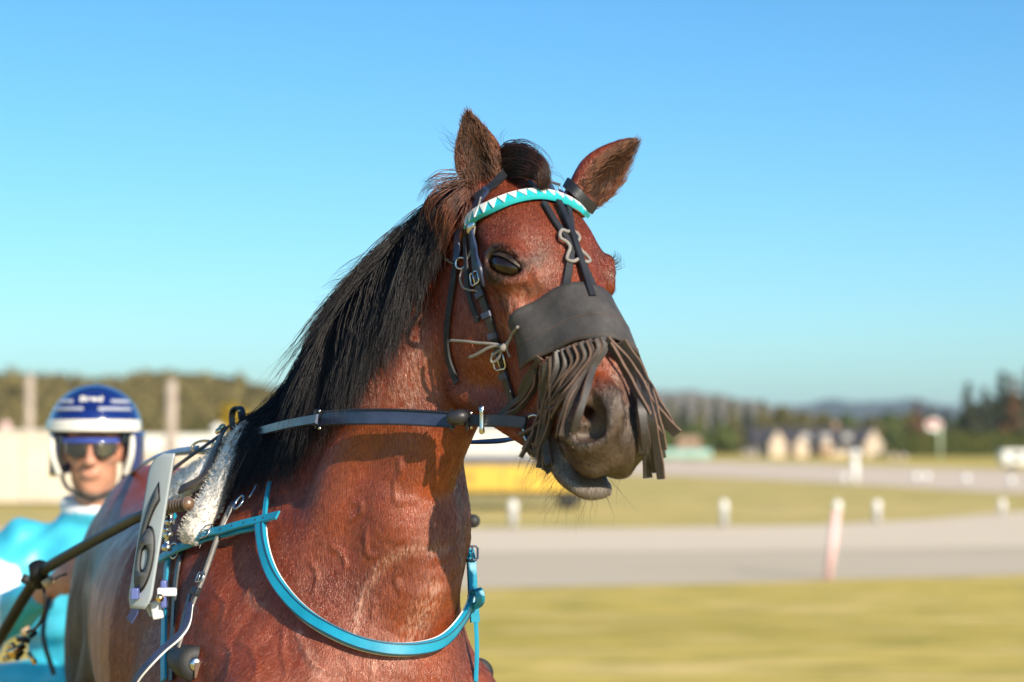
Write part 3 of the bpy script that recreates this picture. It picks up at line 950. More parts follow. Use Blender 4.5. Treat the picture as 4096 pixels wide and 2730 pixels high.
# tuft of browner hair blown back from the poll
tg_ = []
for (u0, v0, u1, v1, b_) in [(470, 182, 436, 252, -10), (466, 186, 444, 262, -6), (474, 190, 452, 268, 2), (462, 178, 425, 232, -14), (470, 178, 415, 205, -12), (476, 192, 458, 262, 4), (468, 188, 440, 244, -8), (478, 196, 462, 250, 2), (466, 176, 420, 192, -8), (472, 186, 434, 270, -4)]:
    a, c = P(u0, v0, 3.06), P(u1, v1, 3.07)
    mid = P((u0 + u1) / 2 + b_, (v0 + v1) / 2 - 6, 3.04)
    tg_.append(np.array([a, mid, c]))
s3, r3 = locks(tg_, 16, .006, .006, .0003, .0006, wav=.006)
hair_mesh('mane_tuft', np.array(s3), np.array(r3), mat_tuft, horse)
# forelock: swept over the poll between the ears and down under the browband
fg = []
for i in range(90):
    t = RNG.uniform(0, 1); q = RNG.uniform(0, 1)            # t: front to back along the poll, q: depth inside the bunch
    top = 145 + 27 * (1 - q)
    a = P(488 + 10 * t, 178 - 6 * t, 3.12 - .02 * t)
    m1 = P(500 + 8 * t + RNG.normal(0, 2), top + 10 * (1 - t) + RNG.normal(0, 1.5), 3.07)
    m2 = P(522 + 4 * q + RNG.normal(0, 2), top + 3 + RNG.normal(0, 1.5), 3.03)
    m3 = P(538 + 8 * q, 166 + 8 * (1 - q), 3.005)
    fg.append(np.array([a, m1, m2, m3, P(546 + RNG.normal(0, 2.5) - 5 * (1 - q), 180, 3.000), P(547 + RNG.normal(0, 3) - 6 * (1 - q), 190, 3.030)]))
s4, r4 = locks(fg, 34, .007, .005, .0003, .0006, wav=.003)
h4 = hair_mesh('forelock', np.array(s4), np.array(r4), hair_mat('forelock_hair', (.010, .006, .005), (.075, .030, .018)), horse)
# stray wisps blown from the head
wg = []
for (u0, v0, u1, v1) in [(474, 150, 433, 120), (470, 146, 438, 126), (468, 155, 436, 133), (470, 168, 428, 186), (474, 172, 420, 196), (548, 180, 566, 196), (545, 170, 572, 190), (500, 148, 508, 124), (540, 160, 556, 176)]:
    a, c = P(u0, v0, 3.1), P(u1, v1, 3.1)
    wg.append(np.array([a, (a + c) / 2 + V3(0, 0, RNG.uniform(-.012, .012)), c]))
s5, r5 = locks(wg, 4, .002, .004, .00018, .0003, wav=.004)
hair_mesh('wisp', np.array(s5), np.array(r5), mat_mane, horse)
# hair inside and along the rim of the ears
eh, er = [], []
for (b_, t_), fc, wid in ((EAR_N, V3(-.10, -1, .05), .038), (EAR_F, V3(.62, -.75, -.25), .040)):
    T = nrm(t_ - b_); L_ = np.linalg.norm(t_ - b_); Fd = nrm(fc - T * np.dot(fc, T)); S = np.cross(T, Fd)
    for _ in range(700):
        x = RNG.uniform(.02, .97); y = RNG.choice([-1, 1]) * RNG.beta(3, 1)
        wd = wid * np.interp(x, [0, .3, .5, .75, 1], [.7, 1, .95, .62, .1])
        p, n_ = near(b_ + T * L_ * x + S * y * wd + Fd * wid * .25)
        d = nrm(-S * y * .35 + T * .9 + n_ * .55 + RNG.normal(0, .28, 3)); ln = RNG.uniform(.007, .018) * (1 - .4 * x)
        eh.append(np.array([p, p + d * ln * .5 + n_ * .001, p + nrm(d + T * .3) * ln, p + nrm(d + T * .7) * ln * 1.4])); er.append(RNG.uniform(.0003, .0005))
hair_mesh('ear_hair', np.array(eh), np.array(er), hair_mat('ear_hair', (.03, .012, .006), (.26, .10, .04), .6), horse)
# whiskers round muzzle and chin, eyelashes
wh, wr_ = [], []
for _ in range(170):
    a = RNG.uniform(.42, .57); sgn = RNG.choice([-1, 1]); s_ = sgn * RNG.uniform(0, .06); f = RNG.uniform(-.22, -.14)
    p, n_ = near(HP(a, s_, f)); d = nrm(n_ * .8 + V3(0, 0, -.6) + RNG.normal(0, .22, 3)); ln = RNG.uniform(.025, .075)
    wh.append(np.array([p, p + d * ln * .35, p + d * ln * .7 + RNG.normal(0, .003, 3), p + nrm(d + V3(0, 0, -.25)) * ln])); wr_.append(.00022)
for _ in range(40):
    p, n_ = near(HP(RNG.uniform(.45, .53), RNG.choice([-1, 1]) * .07, RNG.uniform(-.15, -.08))); d = nrm(n_ + RNG.normal(0, .35, 3)); ln = RNG.uniform(.02, .05)
    wh.append(np.array([p, p + d * ln * .35, p + d * ln * .7, p + nrm(d + V3(0, 0, -.2)) * ln])); wr_.append(.0002)
hair_mesh('whisker', np.array(wh), np.array(wr_), mat_mane, horse)
el, er = [], []
for i, sd in enumerate((1, -1)):
    ea, eu, en = EAX[i]
    for _ in range(46):
        x = RNG.uniform(-.024, .022)
        p = EYE[i] + ea * x + eu * (.019 - 12 * x * x) + en * .016
        d = nrm(en + eu * .35 + ea * x * 12 + RNG.normal(0, .12, 3)); ln = RNG.uniform(.012, .024)
        el.append(np.array([p, p + d * ln * .5 - eu * .002, p + d * ln * .8 - eu * .001, p + nrm(d + eu * .5) * ln])); er.append(.0003)
hair_mesh('eyelash', np.array(el), np.array(er), mat_mane, horse)
# tail hangs behind
tl = []
for i in range(40):
    p0 = BP(-1.08, RNG.normal(0, .02), 1.36 + RNG.normal(0, .01))
    tl.append(np.array([p0, p0 + body_dir(-1) * -.10 + V3(0, 0, -.05), BP(-1.2, RNG.normal(0, .05), 1.0), BP(-1.18, RNG.normal(0, .07), .5)]))
s6, r6 = locks(tl, 14, .012, .02, .0008, .0013, wav=.01, m=10)
hair_mesh('tail', np.array(s6), np.array(r6), mat_mane, horse)
# ------------------------------------------------------------------ ground, tracks, hills
def G(u, v, z=0.0):
    p = P(u, v, 10.0) - CAMP
    k = (z - CAM_H) / p[2]
    return CAMP + p * k
def grass_mat(name, c0, c1, c2, sc=1.0):
    m_, nt, b, N, L = mat_new(name)
    tc = N.new('ShaderNodeTexCoord').outputs['Object']
    big = noise(N, L, mapping(N, L, tc, (.10 * sc, .32 * sc, 1)), 1.0, 5, .6, .5)
    mid = noise(N, L, mapping(N, L, tc, (1.1 * sc, 2.2 * sc, 1)), 1.0, 5, .65)
    fin = noise(N, L, tc, 60, 4, .7)
    a = ramp(N, L, big, [(.32, c0), (.5, c1), (.7, c2)])
    a = mix_col(N, L, ramp(N, L, mid, [(.44, (0, 0, 0)), (.66, (.85, .85, .85))]), a, (c0[0] * .55, c0[1] * .66, c0[2] * .7))
    pat = noise(N, L, mapping(N, L, tc, (.55 * sc, 1.3 * sc, 1), (0, 0, .4)), 1.0, 4, .6)
    a = mix_col(N, L, ramp(N, L, pat, [(.50, (0, 0, 0)), (.70, (.75, .75, .75))]), a, (c2[0] * 1.1, c2[1] * 1.08, c2[2] * 1.6))
    a = mix_col(N, L, ramp(N, L, fin, [(.42, (0, 0, 0)), (.75, (.6, .6, .6))]), a, tuple(x * 1.5 for x in c2))
    L.new(a, b.inputs['Base Color']); b.inputs['Roughness'].default_value = .9; b.inputs['Specular IOR Level'].default_value = .1
    bump(N, L, b, fin, .3, .02)
    return m_
m_grass = grass_mat('dry_grass', (.36, .28, .045), (.52, .39, .080), (.64, .47, .14))
gv = [(x, y, 0) for y in (-30, 40, 200, 1500, 9000) for x in (-9000, -400, 0, 400, 9000)]
gf = [[r * 5 + c, r * 5 + c + 1, r * 5 + c + 6, r * 5 + c + 5] for r in range(4) for c in range(4)]
tag(mesh_np('ground', gv, gf, m_grass), kind='structure')
SHEET_Z = [.004]
def sheet(name, near_px, far_px, z, mat, n=60, kind='structure'):
    """strip of ground between two edges, each sheet 4 mm above the last"""
    z = SHEET_Z[0]; SHEET_Z[0] += .004
    lo_, hi_ = (-4000, 4200) if name != 'dirt_strip' else (-300, 480)
    us = np.unique(np.concatenate([np.arange(-200, 1260, 10), np.linspace(lo_, hi_, 60)])); us = us[(us >= lo_) & (us <= hi_)]
    def edge(q):
        q = np.array(q, float); fine = np.arange(lo_ - 100, hi_ + 101, 5.0); v = np.interp(fine, q[:, 0], q[:, 1])
        k = np.ones(25) / 25
        for _ in range(2): v = np.convolve(np.pad(v, 12, 'edge'), k, 'valid')
        return np.interp(us, fine, v)
    va, vc = edge(near_px), edge(far_px); vc = np.minimum(vc, va - .4)
    m = 8; vs, fs = [], []
    for i, u in enumerate(us):
        a, c = G(u, va[i], z), G(u, vc[i], z)
        for k in range(m):
            t = k / (m - 1); p = a * (1 - t) + c * t
            wob = (math.sin(p[0] * 1.9) + math.sin(p[0] * .7 + 1)) * .0016 * np.linalg.norm(p) if k in (0, m - 1) else 0
            vs.append((p[0], p[1] + wob, z))
    for i in range(len(us) - 1):
        for k in range(m - 1):
            fs.append([i * m + k, (i + 1) * m + k, (i + 1) * m + k + 1, i * m + k + 1])
    return tag(mesh_np(name, vs, fs, mat), kind=kind)
def dirt_mat(name, c0, c1, sc=(.12, 1.2, 1)):
    m_, nt, b, N, L = mat_new(name)
    tc = N.new('ShaderNodeTexCoord').outputs['Object']
    f = noise(N, L, mapping(N, L, tc, sc), 1.0, 5, .6, .3)
    g = noise(N, L, tc, 18, 5, .7)
    a = ramp(N, L, f, [(.32, c0), (.68, c1)])
    a = mix_col(N, L, ramp(N, L, g, [(.42, (0, 0, 0)), (.7, (.5, .5, .5))]), a, tuple(x * .72 for x in c0))
    L.new(a, b.inputs['Base Color']); b.inputs['Roughness'].default_value = .95; b.inputs['Specular IOR Level'].default_value = .15
    bump(N, L, b, g, .25, .02)
    return m_
m_track = dirt_mat('track_grit', (.55, .45, .31), (.66, .55, .40))
m_track2 = dirt_mat('track_grit_pale', (.72, .58, .41), (.80, .66, .48))
m_field = grass_mat('infield_grass', (.38, .31, .075), (.52, .40, .115), (.62, .46, .17), .5)
sheet('track', [(-900, 612), (0, 598), (625, 586), (1024, 574), (1500, 560)], [(-900, 552), (0, 552), (625, 551), (1024, 546), (1500, 538)], .004, m_track)
sheet('track_inner_lane', [(-900, 552.5), (0, 552.5), (625, 551.5), (1024, 546.5), (1500, 538.5)], [(-900, 528), (0, 528), (500, 528.5), (625, 528), (800, 525.5), (930, 520), (1024, 511), (1200, 497)], .004, m_track2)
sheet('infield', [(-900, 527.8), (0, 527.8), (500, 528.3), (625, 527.8), (800, 525.3), (930, 519.8), (1024, 510.8), (1200, 496.8)],
      [(-900, 473), (0, 473), (500, 473), (625, 474), (800, 481), (930, 489), (1024, 495), (1200, 496)], .004, m_field)
sheet('far_track', [(-900, 472.5), (0, 472.5), (500, 472.5), (625, 473.5), (800, 480.5), (930, 488.5), (1024, 494.5), (1300, 495)],
      [(-900, 459), (0, 459), (500, 459), (625, 459), (800, 464), (930, 468), (1024, 471), (1300, 476)], .004, dirt_mat('far_track_grit', (.66, .52, .38), (.76, .61, .46), (.03, .25, 1)))

# distant hills
def hill(name, pts, d, depth, mat):
    """ridge line pts (u,v) at distance d"""
    top = curve([P(u, v, d) for u, v in pts], 60)
    vs, fs = [], []
    for i, p in enumerate(top):
        for k, (dy, h) in enumerate(((-depth, 0.0), (-depth * .6, .42), (-depth * .25, .8), (0, 1.0), (depth * .5, .6), (depth, 0))):
            vs.append((p[0], p[1] + dy, -1 + max(0, p[2] + 1) * h + (2.5 * math.sin(i * 1.7 + k * 2.1) * (h > 0) * d / 4000)))
    for i in range(59):
        for k in range(5):
            fs.append([i * 6 + k, (i + 1) * 6 + k, (i + 1) * 6 + k + 1, i * 6 + k + 1])
    return tag(mesh_np(name, vs, fs, mat), kind='structure')
m_hill1 = grass_mat('far_pasture', (.14, .12, .05), (.20, .16, .08), (.26, .19, .10), .006)
m_hill2 = grass_mat('far_ridge', (.03, .05, .035), (.05, .07, .045), (.075, .08, .05), .006)
hill('hills', [(400, 440), (520, 418), (600, 402), (650, 393), (690, 391), (730, 397), (790, 408), (850, 420), (900, 436)], 3600, 500, m_hill1)
hill('hills', [(600, 440), (720, 418), (800, 405), (835, 400), (870, 403), (905, 399), (940, 404), (990, 412), (1100, 425), (1300, 440)], 5200, 700, m_hill2)
m_wood_floor = grass_mat('wooded_slope', (.035, .040, .014), (.05, .05, .02), (.075, .065, .03), .05)
hill('hill', [(-500, 392), (-200, 380), (0, 376), (40, 375), (90, 379), (110, 381), (150, 373), (190, 372), (225, 377), (265, 385), (300, 396), (340, 410), (420, 428), (520, 440)], 620, 90, m_wood_floor)

# ------------------------------------------------------------------ trees
def leaf_cloud(centers, radii, n_each, size, flat=.75):
    """small leaf-clump faces spread through the volume of several clumps"""
    vs, fs = [], []
    for c, r in zip(centers, radii):
        d = RNG.normal(0, 1, (n_each, 3)); d /= np.linalg.norm(d, axis=1, keepdims=True)
        rr = r * RNG.uniform(.35, 1.05, (n_each, 1)) ** .6
        p = np.asarray(c) + d * rr * np.array([1, 1, flat])
        nrm_ = d + RNG.normal(0, .5, (n_each, 3)); nrm_ /= np.linalg.norm(nrm_, axis=1, keepdims=True)
        u = np.cross(nrm_, RNG.normal(0, 1, (n_each, 3))); u /= np.linalg.norm(u, axis=1, keepdims=True); w = np.cross(nrm_, u)
        s = size * RNG.uniform(.6, 1.4, (n_each, 1))
        vs.append(np.stack([p - u * s, p - w * s * .6, p + u * s, p + w * s * .6], 1).reshape(-1, 3))
    V = np.concatenate(vs); Q = np.arange(len(V)).reshape(-1, 4)
    return V, Q
def leaf_mat(name, c0, c1, c2):
    m_, nt, b, N, L = mat_new(name)
    tc = N.new('ShaderNodeTexCoord').outputs['Object']
    f = noise(N, L, tc, .8, 4, .6); g = noise(N, L, tc, 9, 3, .6)
    a = ramp(N, L, f, [(.3, c0), (.5, c1), (.72, c2)])
    a = mix_col(N, L, ramp(N, L, g, [(.4, (0, 0, 0)), (.7, (.6, .6, .6))]), a, c0)
    L.new(a, b.inputs['Base Color']); b.inputs['Roughness'].default_value = .7; b.inputs['Specular IOR Level'].default_value = .25
    return m_
m_bark = simple_mat('bark', (.10, .075, .05), .9, var=.3, nscale=6, bmp=.6, bscale=20)
LM = {'pine': leaf_mat('pine_needles', (.032, .042, .026), (.056, .064, .035), (.088, .083, .045)),
      'broad': leaf_mat('broad_leaves', (.048, .072, .019), (.088, .112, .026), (.152, .152, .035)),
      'olive': leaf_mat('olive_leaves', (.072, .072, .026), (.128, .115, .035), (.200, .160, .048)),
      'yellow': leaf_mat('yellow_blossom', (.220, .150, .012), (.420, .270, .020), (.550, .360, .030)),
      'rust': leaf_mat('rusty_needles', (.096, .054, .026), (.176, .093, .042), (.240, .136, .056)),
      'wood': leaf_mat('wood_leaves', (.112, .096, .029), (.224, .176, .051), (.220, .160, .055))}
def tree(name, u, d, v_top, width_px, kind, shape, label, cat='tree', group=None, base=0.0, leaves=260):
    x = P(u, 446, d)[0]
    top = P(u, v_top, d)[2]; h = top - base; r = width_px / 2 / F_PX * d
    root = empty(name, (x, d, base)); tag(root, label, cat, group)
    mb = MB()
    lean = RNG.normal(0, .02, 2) * h
    tr = [np.array([x + lean[0] * t, d + lean[1] * t, base + h * t]) for t in (0, .3, .6, .9)]
    rb = max(.05, h * .022)
    mb.tube(np.array(tr), [rb, rb * .8, rb * .5, rb * .15], 7)
    cs, rs = [], []
    nl = 9 if shape != 'bush' else 7
    for i in range(nl):
        t = i / (nl - 1); a = i * 2.4 + RNG.uniform(0, 1)
        if shape == 'cone':
            z = base + h * (.16 + .8 * t); off = r * (1 - t) * .55; q = r * (.62 * (1 - t) + .14)
        elif shape == 'round':
            z = base + h * (.36 + .50 * t); off = r * .55 * math.sin(math.pi * (.15 + .75 * t)); q = r * RNG.uniform(.42, .62)
        else:
            z = base + h * (.30 + .48 * t); off = r * .55 * (1 - t * .7); q = r * RNG.uniform(.42, .6)
        c = np.array([x + lean[0] * t + off * math.cos(a), d + off * math.sin(a), z])
        cs.append(c); rs.append(q)
        mb.tube(np.array([[x + lean[0] * t * .6, d, base + (z - base) * .8], c]), [rb * .35, rb * .1], 5)
    if shape == 'cone':
        cs.append(np.array([x + lean[0], d, top - r * .25])); rs.append(r * .16)
    mb.build('trunk', m_bark, root, smooth=True)
    V, Q = leaf_cloud(cs, rs, leaves, max(.10, r * .19), 1.25 if shape == 'cone' else .9)
    mesh_np('crown', V, Q, LM[kind], root, smooth=False)
    return root
# shelter belt of pines behind the hedge
for i, (u, vt, w, k) in enumerate([(967, 383, 26, 'pine'), (985, 388, 24, 'pine'), (1001, 372, 30, 'pine'), (1013, 376, 26, 'rust'), (1030, 368, 34, 'pine'), (1052, 374, 32, 'pine'), (1078, 372, 34, 'pine'),
                                   (976, 404, 26, 'pine'), (993, 398, 28, 'pine'), (1020, 396, 30, 'pine'), (1006, 392, 26, 'pine')]):
    tree('pine_tree', u, 330 + (i % 3) * 14, vt, w, k, 'cone', 'rust tinged pine standing among the dark pines behind the clipped hedge' if k == 'rust' else 'tall dark pine in the belt rising behind the clipped hedge', group='pines behind the hedge', leaves=330)
# trees behind the houses
for i, (u, vt, w, k, s_) in enumerate([(632, 420, 34, 'broad', 'round'), (650, 412, 34, 'olive', 'round'), (672, 398, 20, 'olive', 'cone'), (684, 402, 24, 'pine', 'cone'), (700, 400, 22, 'olive', 'cone'), (716, 397, 20, 'pine', 'cone'),
                                       (732, 401, 24, 'olive', 'cone'), (748, 404, 24, 'pine', 'cone'), (764, 402, 26, 'olive', 'cone'), (780, 406, 28, 'olive', 'round'), (800, 413, 30, 'olive', 'round'), (822, 416, 32, 'olive', 'round'),
                                       (846, 416, 32, 'broad', 'round'), (868, 418, 30, 'olive', 'round'), (888, 413, 30, 'broad', 'round'), (906, 412, 26, 'olive', 'round'), (919, 401, 22, 'rust', 'cone'), (931, 408, 24, 'olive', 'cone'), (946, 410, 24, 'pine', 'cone'),
                                       (958, 416, 24, 'broad', 'round'), (692, 424, 30, 'broad', 'bush'), (722, 424, 34, 'broad', 'bush'), (660, 430, 40, 'broad', 'bush'), (700, 434, 40, 'broad', 'bush'), (896, 434, 30, 'broad', 'bush')]):
    nm = {'cone': 'conifer', 'round': 'broadleaf_tree', 'bush': 'bush'}[s_]
    lb = {('cone', 'pine'): 'dark pointed conifer in the tree row beyond the low houses', ('cone', 'olive'): 'olive green pointed conifer in the tree row beyond the low houses', ('cone', 'rust'): 'rusty brown pointed conifer at the end of the tree row',
          ('round', 'olive'): 'olive rounded tree growing beyond the low houses', ('round', 'broad'): 'bright green rounded tree growing beyond the low houses', ('bush', 'broad'): 'bright green bush growing beside the low houses'}[(s_, k)]
    tree(nm, u, 420 + (i % 4) * 16 if s_ != 'bush' else 372, vt, w, k, s_, lb, 'bush' if s_ == 'bush' else 'tree', group='trees and bushes round the houses', leaves=200)
# yellow flowering shrub and bush behind the track
tree('yellow_shrub', 236, 92, 397, 44, 'yellow', 'bush', 'yellow flowering shrub growing behind the pale rail', 'shrub', leaves=420)
tree('bush', 205, 96, 415, 44, 'olive', 'bush', 'olive bush beside the yellow flowering shrub', 'bush', leaves=300)
tree('bush', 268, 98, 414, 60, 'broad', 'bush', 'green bush between the yellow shrub and the mane', 'bush', leaves=300)
# far wood on the hill: one mass
cs, rs = [], []
ridge = np.array([(-500, 392), (-200, 380), (0, 373), (40, 372), (90, 376), (110, 379), (150, 370), (190, 369), (225, 374), (265, 383), (300, 394), (340, 408), (420, 427), (520, 439)], float)
for i in range(900):
    u = RNG.uniform(-150, 400); t = RNG.uniform(0, 1) ** .8
    d = 500 + 115 * t
    vt = np.interp(u, ridge[:, 0], ridge[:, 1])
    v = 440 + (vt - 440) * t + RNG.normal(0, 2)
    p = P(u, v, d); r = RNG.uniform(1.6, 4.2)
    cs.append(p + V3(0, 0, -r * .5)); rs.append(r)
V, Q = leaf_cloud(cs, rs, 45, .85)
tag(mesh_np('wood', V, Q, LM['wood'], smooth=False), 'brown green wood covering the hill behind the driver', 'wood', kind='stuff')
# clipped hedge
hb = []
V, Q = [], []
hx0, hx1, hd = P(905, 446, 292)[0], P(1120, 446, 292)[0], 292
hz = P(950, 434, hd)[2]
n_ = 9000
pp = np.stack([RNG.uniform(hx0, hx1, n_), RNG.uniform(hd - 1.2, hd + 1.2, n_), RNG.uniform(0, hz, n_)], 1)
face = RNG.integers(0, 3, n_)
pp[face == 0, 1] = hd - 1.2 + RNG.normal(0, .1, (face == 0).sum()); pp[face == 1, 2] = hz + RNG.normal(0, .12, (face == 1).sum())
nn_ = RNG.normal(0, .45, (n_, 3)); nn_[face == 0, 1] -= 1; nn_[face == 1, 2] += 1; nn_ /= np.linalg.norm(nn_, axis=1, keepdims=True)
u_ = np.cross(nn_, RNG.normal(0, 1, (n_, 3))); u_ /= np.linalg.norm(u_, axis=1, keepdims=True); w_ = np.cross(nn_, u_)
V = np.stack([pp - u_ * .28, pp - w_ * .2, pp + u_ * .28, pp + w_ * .2], 1).reshape(-1, 3)
tag(mesh_np('hedge', V, np.arange(len(V)).reshape(-1, 4), leaf_mat('hedge_leaves', (.035, .05, .010), (.075, .085, .014), (.13, .12, .02)), smooth=False), 'long clipped green hedge in front of the tall pines', 'hedge')

# ------------------------------------------------------------------ marker posts, rails, sign
m_white = simple_mat('white_paint', (.80, .78, .74), .45, var=.05, nscale=8)
m_pink = simple_mat('faded_pink_paint', (.80, .52, .50), .5, var=.06, nscale=8)
m_grey = simple_mat('grey_plastic', (.42, .41, .39), .6, var=.08, nscale=8)
m_wood = simple_mat('weathered_timber', (.42, .34, .28), .85, var=.18, nscale=5, bmp=.4, bscale=30)
def post(name, u, v_top, v_base, wpx, label, mats, group=None, lean=0, ball=False, cat='post', hidden_d=None):
    g = G(u, v_base) if hidden_d is None else V3(P(u, 446, hidden_d)[0], hidden_d, 0)
    top = P(u + lean, v_top, g[1])
    r = wpx / 2 / F_PX * g[1]; H = top[2]
    ax = nrm(top - g)
    root = empty(name, g); tag(root, label, cat, group)
    Hs = np.linalg.norm(top - g)
    cap_h = r * 2.4
    MB().lathe(g, ax, [(0, r * .95), (Hs - cap_h, r * .95)], 14).build('shaft', mats[0], root, smooth=True)
    q = 1.25 if ball else 1.04
    prof = [(Hs - cap_h, r * q)] + [(Hs - cap_h * .5 + cap_h * .5 * math.sin(t), r * q * math.cos(t) + 1e-3) for t in np.linspace(0, math.pi / 2, 7)]
    if ball: prof = [(Hs - cap_h + cap_h * (1 - math.cos(t)) / 2, r * 1.5 * math.sin(t) + 1e-3) for t in np.linspace(0, math.pi, 12)]
    MB().lathe(g, ax, prof, 14).build('cap', mats[1], root, smooth=True)
    return root
post('marker_post', 828, 500, 579, 9, 'pink marker post with white top leaning at the grass edge of the track', (m_pink, m_white), lean=10)
for u, vt, vb, w in [(513, 500, 528, 9), (724, 500, 527.5, 8), (877, 500, 523, 8), (1002, 499, 515, 7)]:
    post('track_marker', u, vt, vb, w, 'short grey track marker with white cap on the inside edge of the track', (m_grey, m_white), 'markers along the inside of the track')
post('tall_marker', 855, 449, 484, 7, 'tall white marker post with rounded top by the far track', (m_white, m_white), ball=True)
for u, vt, vb in [(844, 474, 486), (916, 473, 482), (926, 473, 482), (966, 475, 484), (1011, 477, 487)]:
    post('far_marker', u, vt, vb, 5, 'small low white marker beside the far track', (m_grey, m_white), 'low markers of the far track', ball=True)
post('white_post', 217, 424, 520, 8, 'white post with round top showing above the horse\'s back', (m_white, m_white), ball=True, hidden_d=42)
for u, vt, w in ((29, 376, 9), (171, 381, 11)):
    p = P(u, 446, 66)
    root = empty('timber_pole', (p[0], 66, 0)); tag(root, 'tall weathered timber pole standing behind the cream wall' if u < 100 else 'tall weathered timber pole beside the yellow shrub', 'pole')
    z = P(u, vt, 66)[2]; r = w / 2 / F_PX * 66
    MB().lathe((p[0], 66, 0), (0, 0, 1), [(0, r * 1.05), (z * .5, r), (z - .03, r * .92), (z, r * .8)], 12).build('shaft', m_wood, root, smooth=True)
    MB().lathe((p[0], 66, z), (0, 0, 1), [(0, r * .86), (.04, r * .7)], 12).build('cap', m_grey, root, smooth=True)
post('pinkish_post', 6, 421, 520, 9, 'faded pink post top rising behind the cream wall', (m_pink, m_pink), hidden_d=62)
# oval sign on a pole
sg = V3(P(940, 446, 205)[0], 205, 0)
root = empty('oval_sign', sg); tag(root, 'oval red and white sign on a pale green pole before the hedge', 'sign')
zt = P(940, 419, 205)[2]; m_red = simple_mat('sign_red', (.45, .07, .08), .5)
MB().lathe(sg, (0, 0, 1), [(0, .16), (zt - .3, .15)], 10).build('pole', simple_mat('pale_green_paint', (.42, .48, .33), .6), root, smooth=True)
sc_ = P(934, 425, 204.7); e = [(math.cos(t) * .80, math.sin(t) * .60) for t in np.linspace(0, 2 * math.pi, 33)[:-1]]
def plate(mb, c, outline, t, ax=(V3(1, 0, 0), V3(0, 0, 1)), nor=V3(0, -1, 0)):
    n = len(outline)
    vs = [c + ax[0] * a + ax[1] * b_ for a, b_ in outline] + [c + ax[0] * a + ax[1] * b_ + nor * t for a, b_ in outline]
    fs = [list(range(n))[::-1], [n + i for i in range(n)]] + [[i, (i + 1) % n, n + (i + 1) % n, n + i] for i in range(n)]
    return mb.add(vs, fs)
plate(MB(), sc_, e, .06).build('panel', m_white, root)
plate(MB(), sc_ + V3(-.25, -.064, .12), [(a * .45, b_ * .5) for a, b_ in e], .02).build('red_patch', m_red, root)
plate(MB(), sc_ + V3(.40, -.064, .02), [(a * .25, b_ * .6) for a, b_ in e], .02).build('red_patch', m_red, root)
plate(MB(), sc_ + V3(0, .07, -.52), [(a * .8, b_ * .28) for a, b_ in e], .05).build('green_edge', simple_mat('sign_green', (.10, .30, .14), .5), root)

# ------------------------------------------------------------------ cream wall at left, pale rail, yellow float
m_cream = simple_mat('cream_render', (.66, .56, .44), .85, var=.06, nscale=1.5, bmp=.2, bscale=20)
m_dark = simple_mat('dark_gap', (.035, .035, .03), .9)
wd = 54.0
wx0, wx1 = P(-130, 446, wd)[0], P(126, 446, wd)[0]; wz0, wz1 = P(0, 502, wd)[2], P(0, 431, wd)[2]
root = empty('cream_wall', ((wx0 + wx1) / 2, wd, 0)); tag(root, 'long cream panelled wall on dark footings behind the driver', 'wall')
npan = 5
for i in range(npan):
    a = wx0 + (wx1 - wx0) * i / npan; c = wx0 + (wx1 - wx0) * (i + 1) / npan
    MB().box(((a + c) / 2, wd, (wz0 + wz1) / 2 - .03), (c - a - .03, .16, wz1 - wz0 - .06)).build('panel', m_cream, root, bevel=.01)
    MB().box(((a + c) / 2, wd + .02, wz0 / 2), (.3, .12, wz0)).build('footing', m_dark, root)
MB().box(((wx0 + wx1) / 2, wd, wz1 - .02), (wx1 - wx0, .24, .08)).build('coping', simple_mat('pale_coping', (.62, .58, .52), .8), root, bevel=.01)
rd_ = 75.0
rx0, rx1 = P(120, 446, rd_)[0], P(470, 446, rd_)[0]; rz = P(0, 435, rd_)[2]
root = empty('rail_fence', ((rx0 + rx1) / 2, rd_, 0)); tag(root, 'pale boarded rail fence running behind the horse\'s back', 'fence')
for k, z in enumerate((rz - .12, rz - .42, rz - .72, rz - 1.02)):
    MB().box(((rx0 + rx1) / 2, rd_, z), (rx1 - rx0, .05, .26)).build('rail', m_white if k < 2 else m_cream, root)
for i in range(8):
    x = rx0 + (rx1 - rx0) * (i + .5) / 8
    MB().box((x, rd_ + .08, rz / 2), (.1, .1, rz)).build('post', m_cream, root)
sheet('dirt_strip', [(-300, 470), (100, 470), (480, 470)], [(-300, 457), (100, 457), (480, 457)], .008, dirt_mat('pale_dirt', (.36, .27, .18), (.46, .36, .25), (.05, .3, 1)), 20)
# float / trailer under the jaw
td = 50.5
root = empty('horse_float', (P(505, 446, td)[0], td, 0)); tag(root, 'yellow sided horse float with grey white upper body parked by the infield', 'trailer')
tx = lambda u: P(u, 446, td)[0]
tz = lambda v: P(500, v, td)[2]
m_yel = simple_mat('yellow_panel', (.62, .40, .055), .5, var=.1, nscale=2)
m_pale = simple_mat('pale_grey_panel', (.60, .57, .52), .5, var=.06, nscale=2)
m_navy = simple_mat('navy_stripe', (.05, .07, .13), .5)
x0, x1 = tx(418), tx(588)
nb_ = 4
for i in range(nb_):
    a, c = x0 + (x1 - x0) * i / nb_, x0 + (x1 - x0) * (i + 1) / nb_
    MB().box(((a + c) / 2, td, (tz(464) + tz(491)) / 2), (c - a - .02, 1.6, tz(464) - tz(491))).build('side_panel', m_yel, root, bevel=.02)
MB().box(((x0 + x1) / 2, td, (tz(457) + tz(464)) / 2 + .003), (x1 - x0 - .01, 1.62, tz(457) - tz(464) - .006)).build('stripe', m_navy, root)
MB().box(((x0 + x1) / 2, td, (tz(428) + tz(457)) / 2), (x1 - x0 - .04, 1.58, tz(428) - tz(457) - .004)).build('upper_body', m_pale, root, bevel=.05)
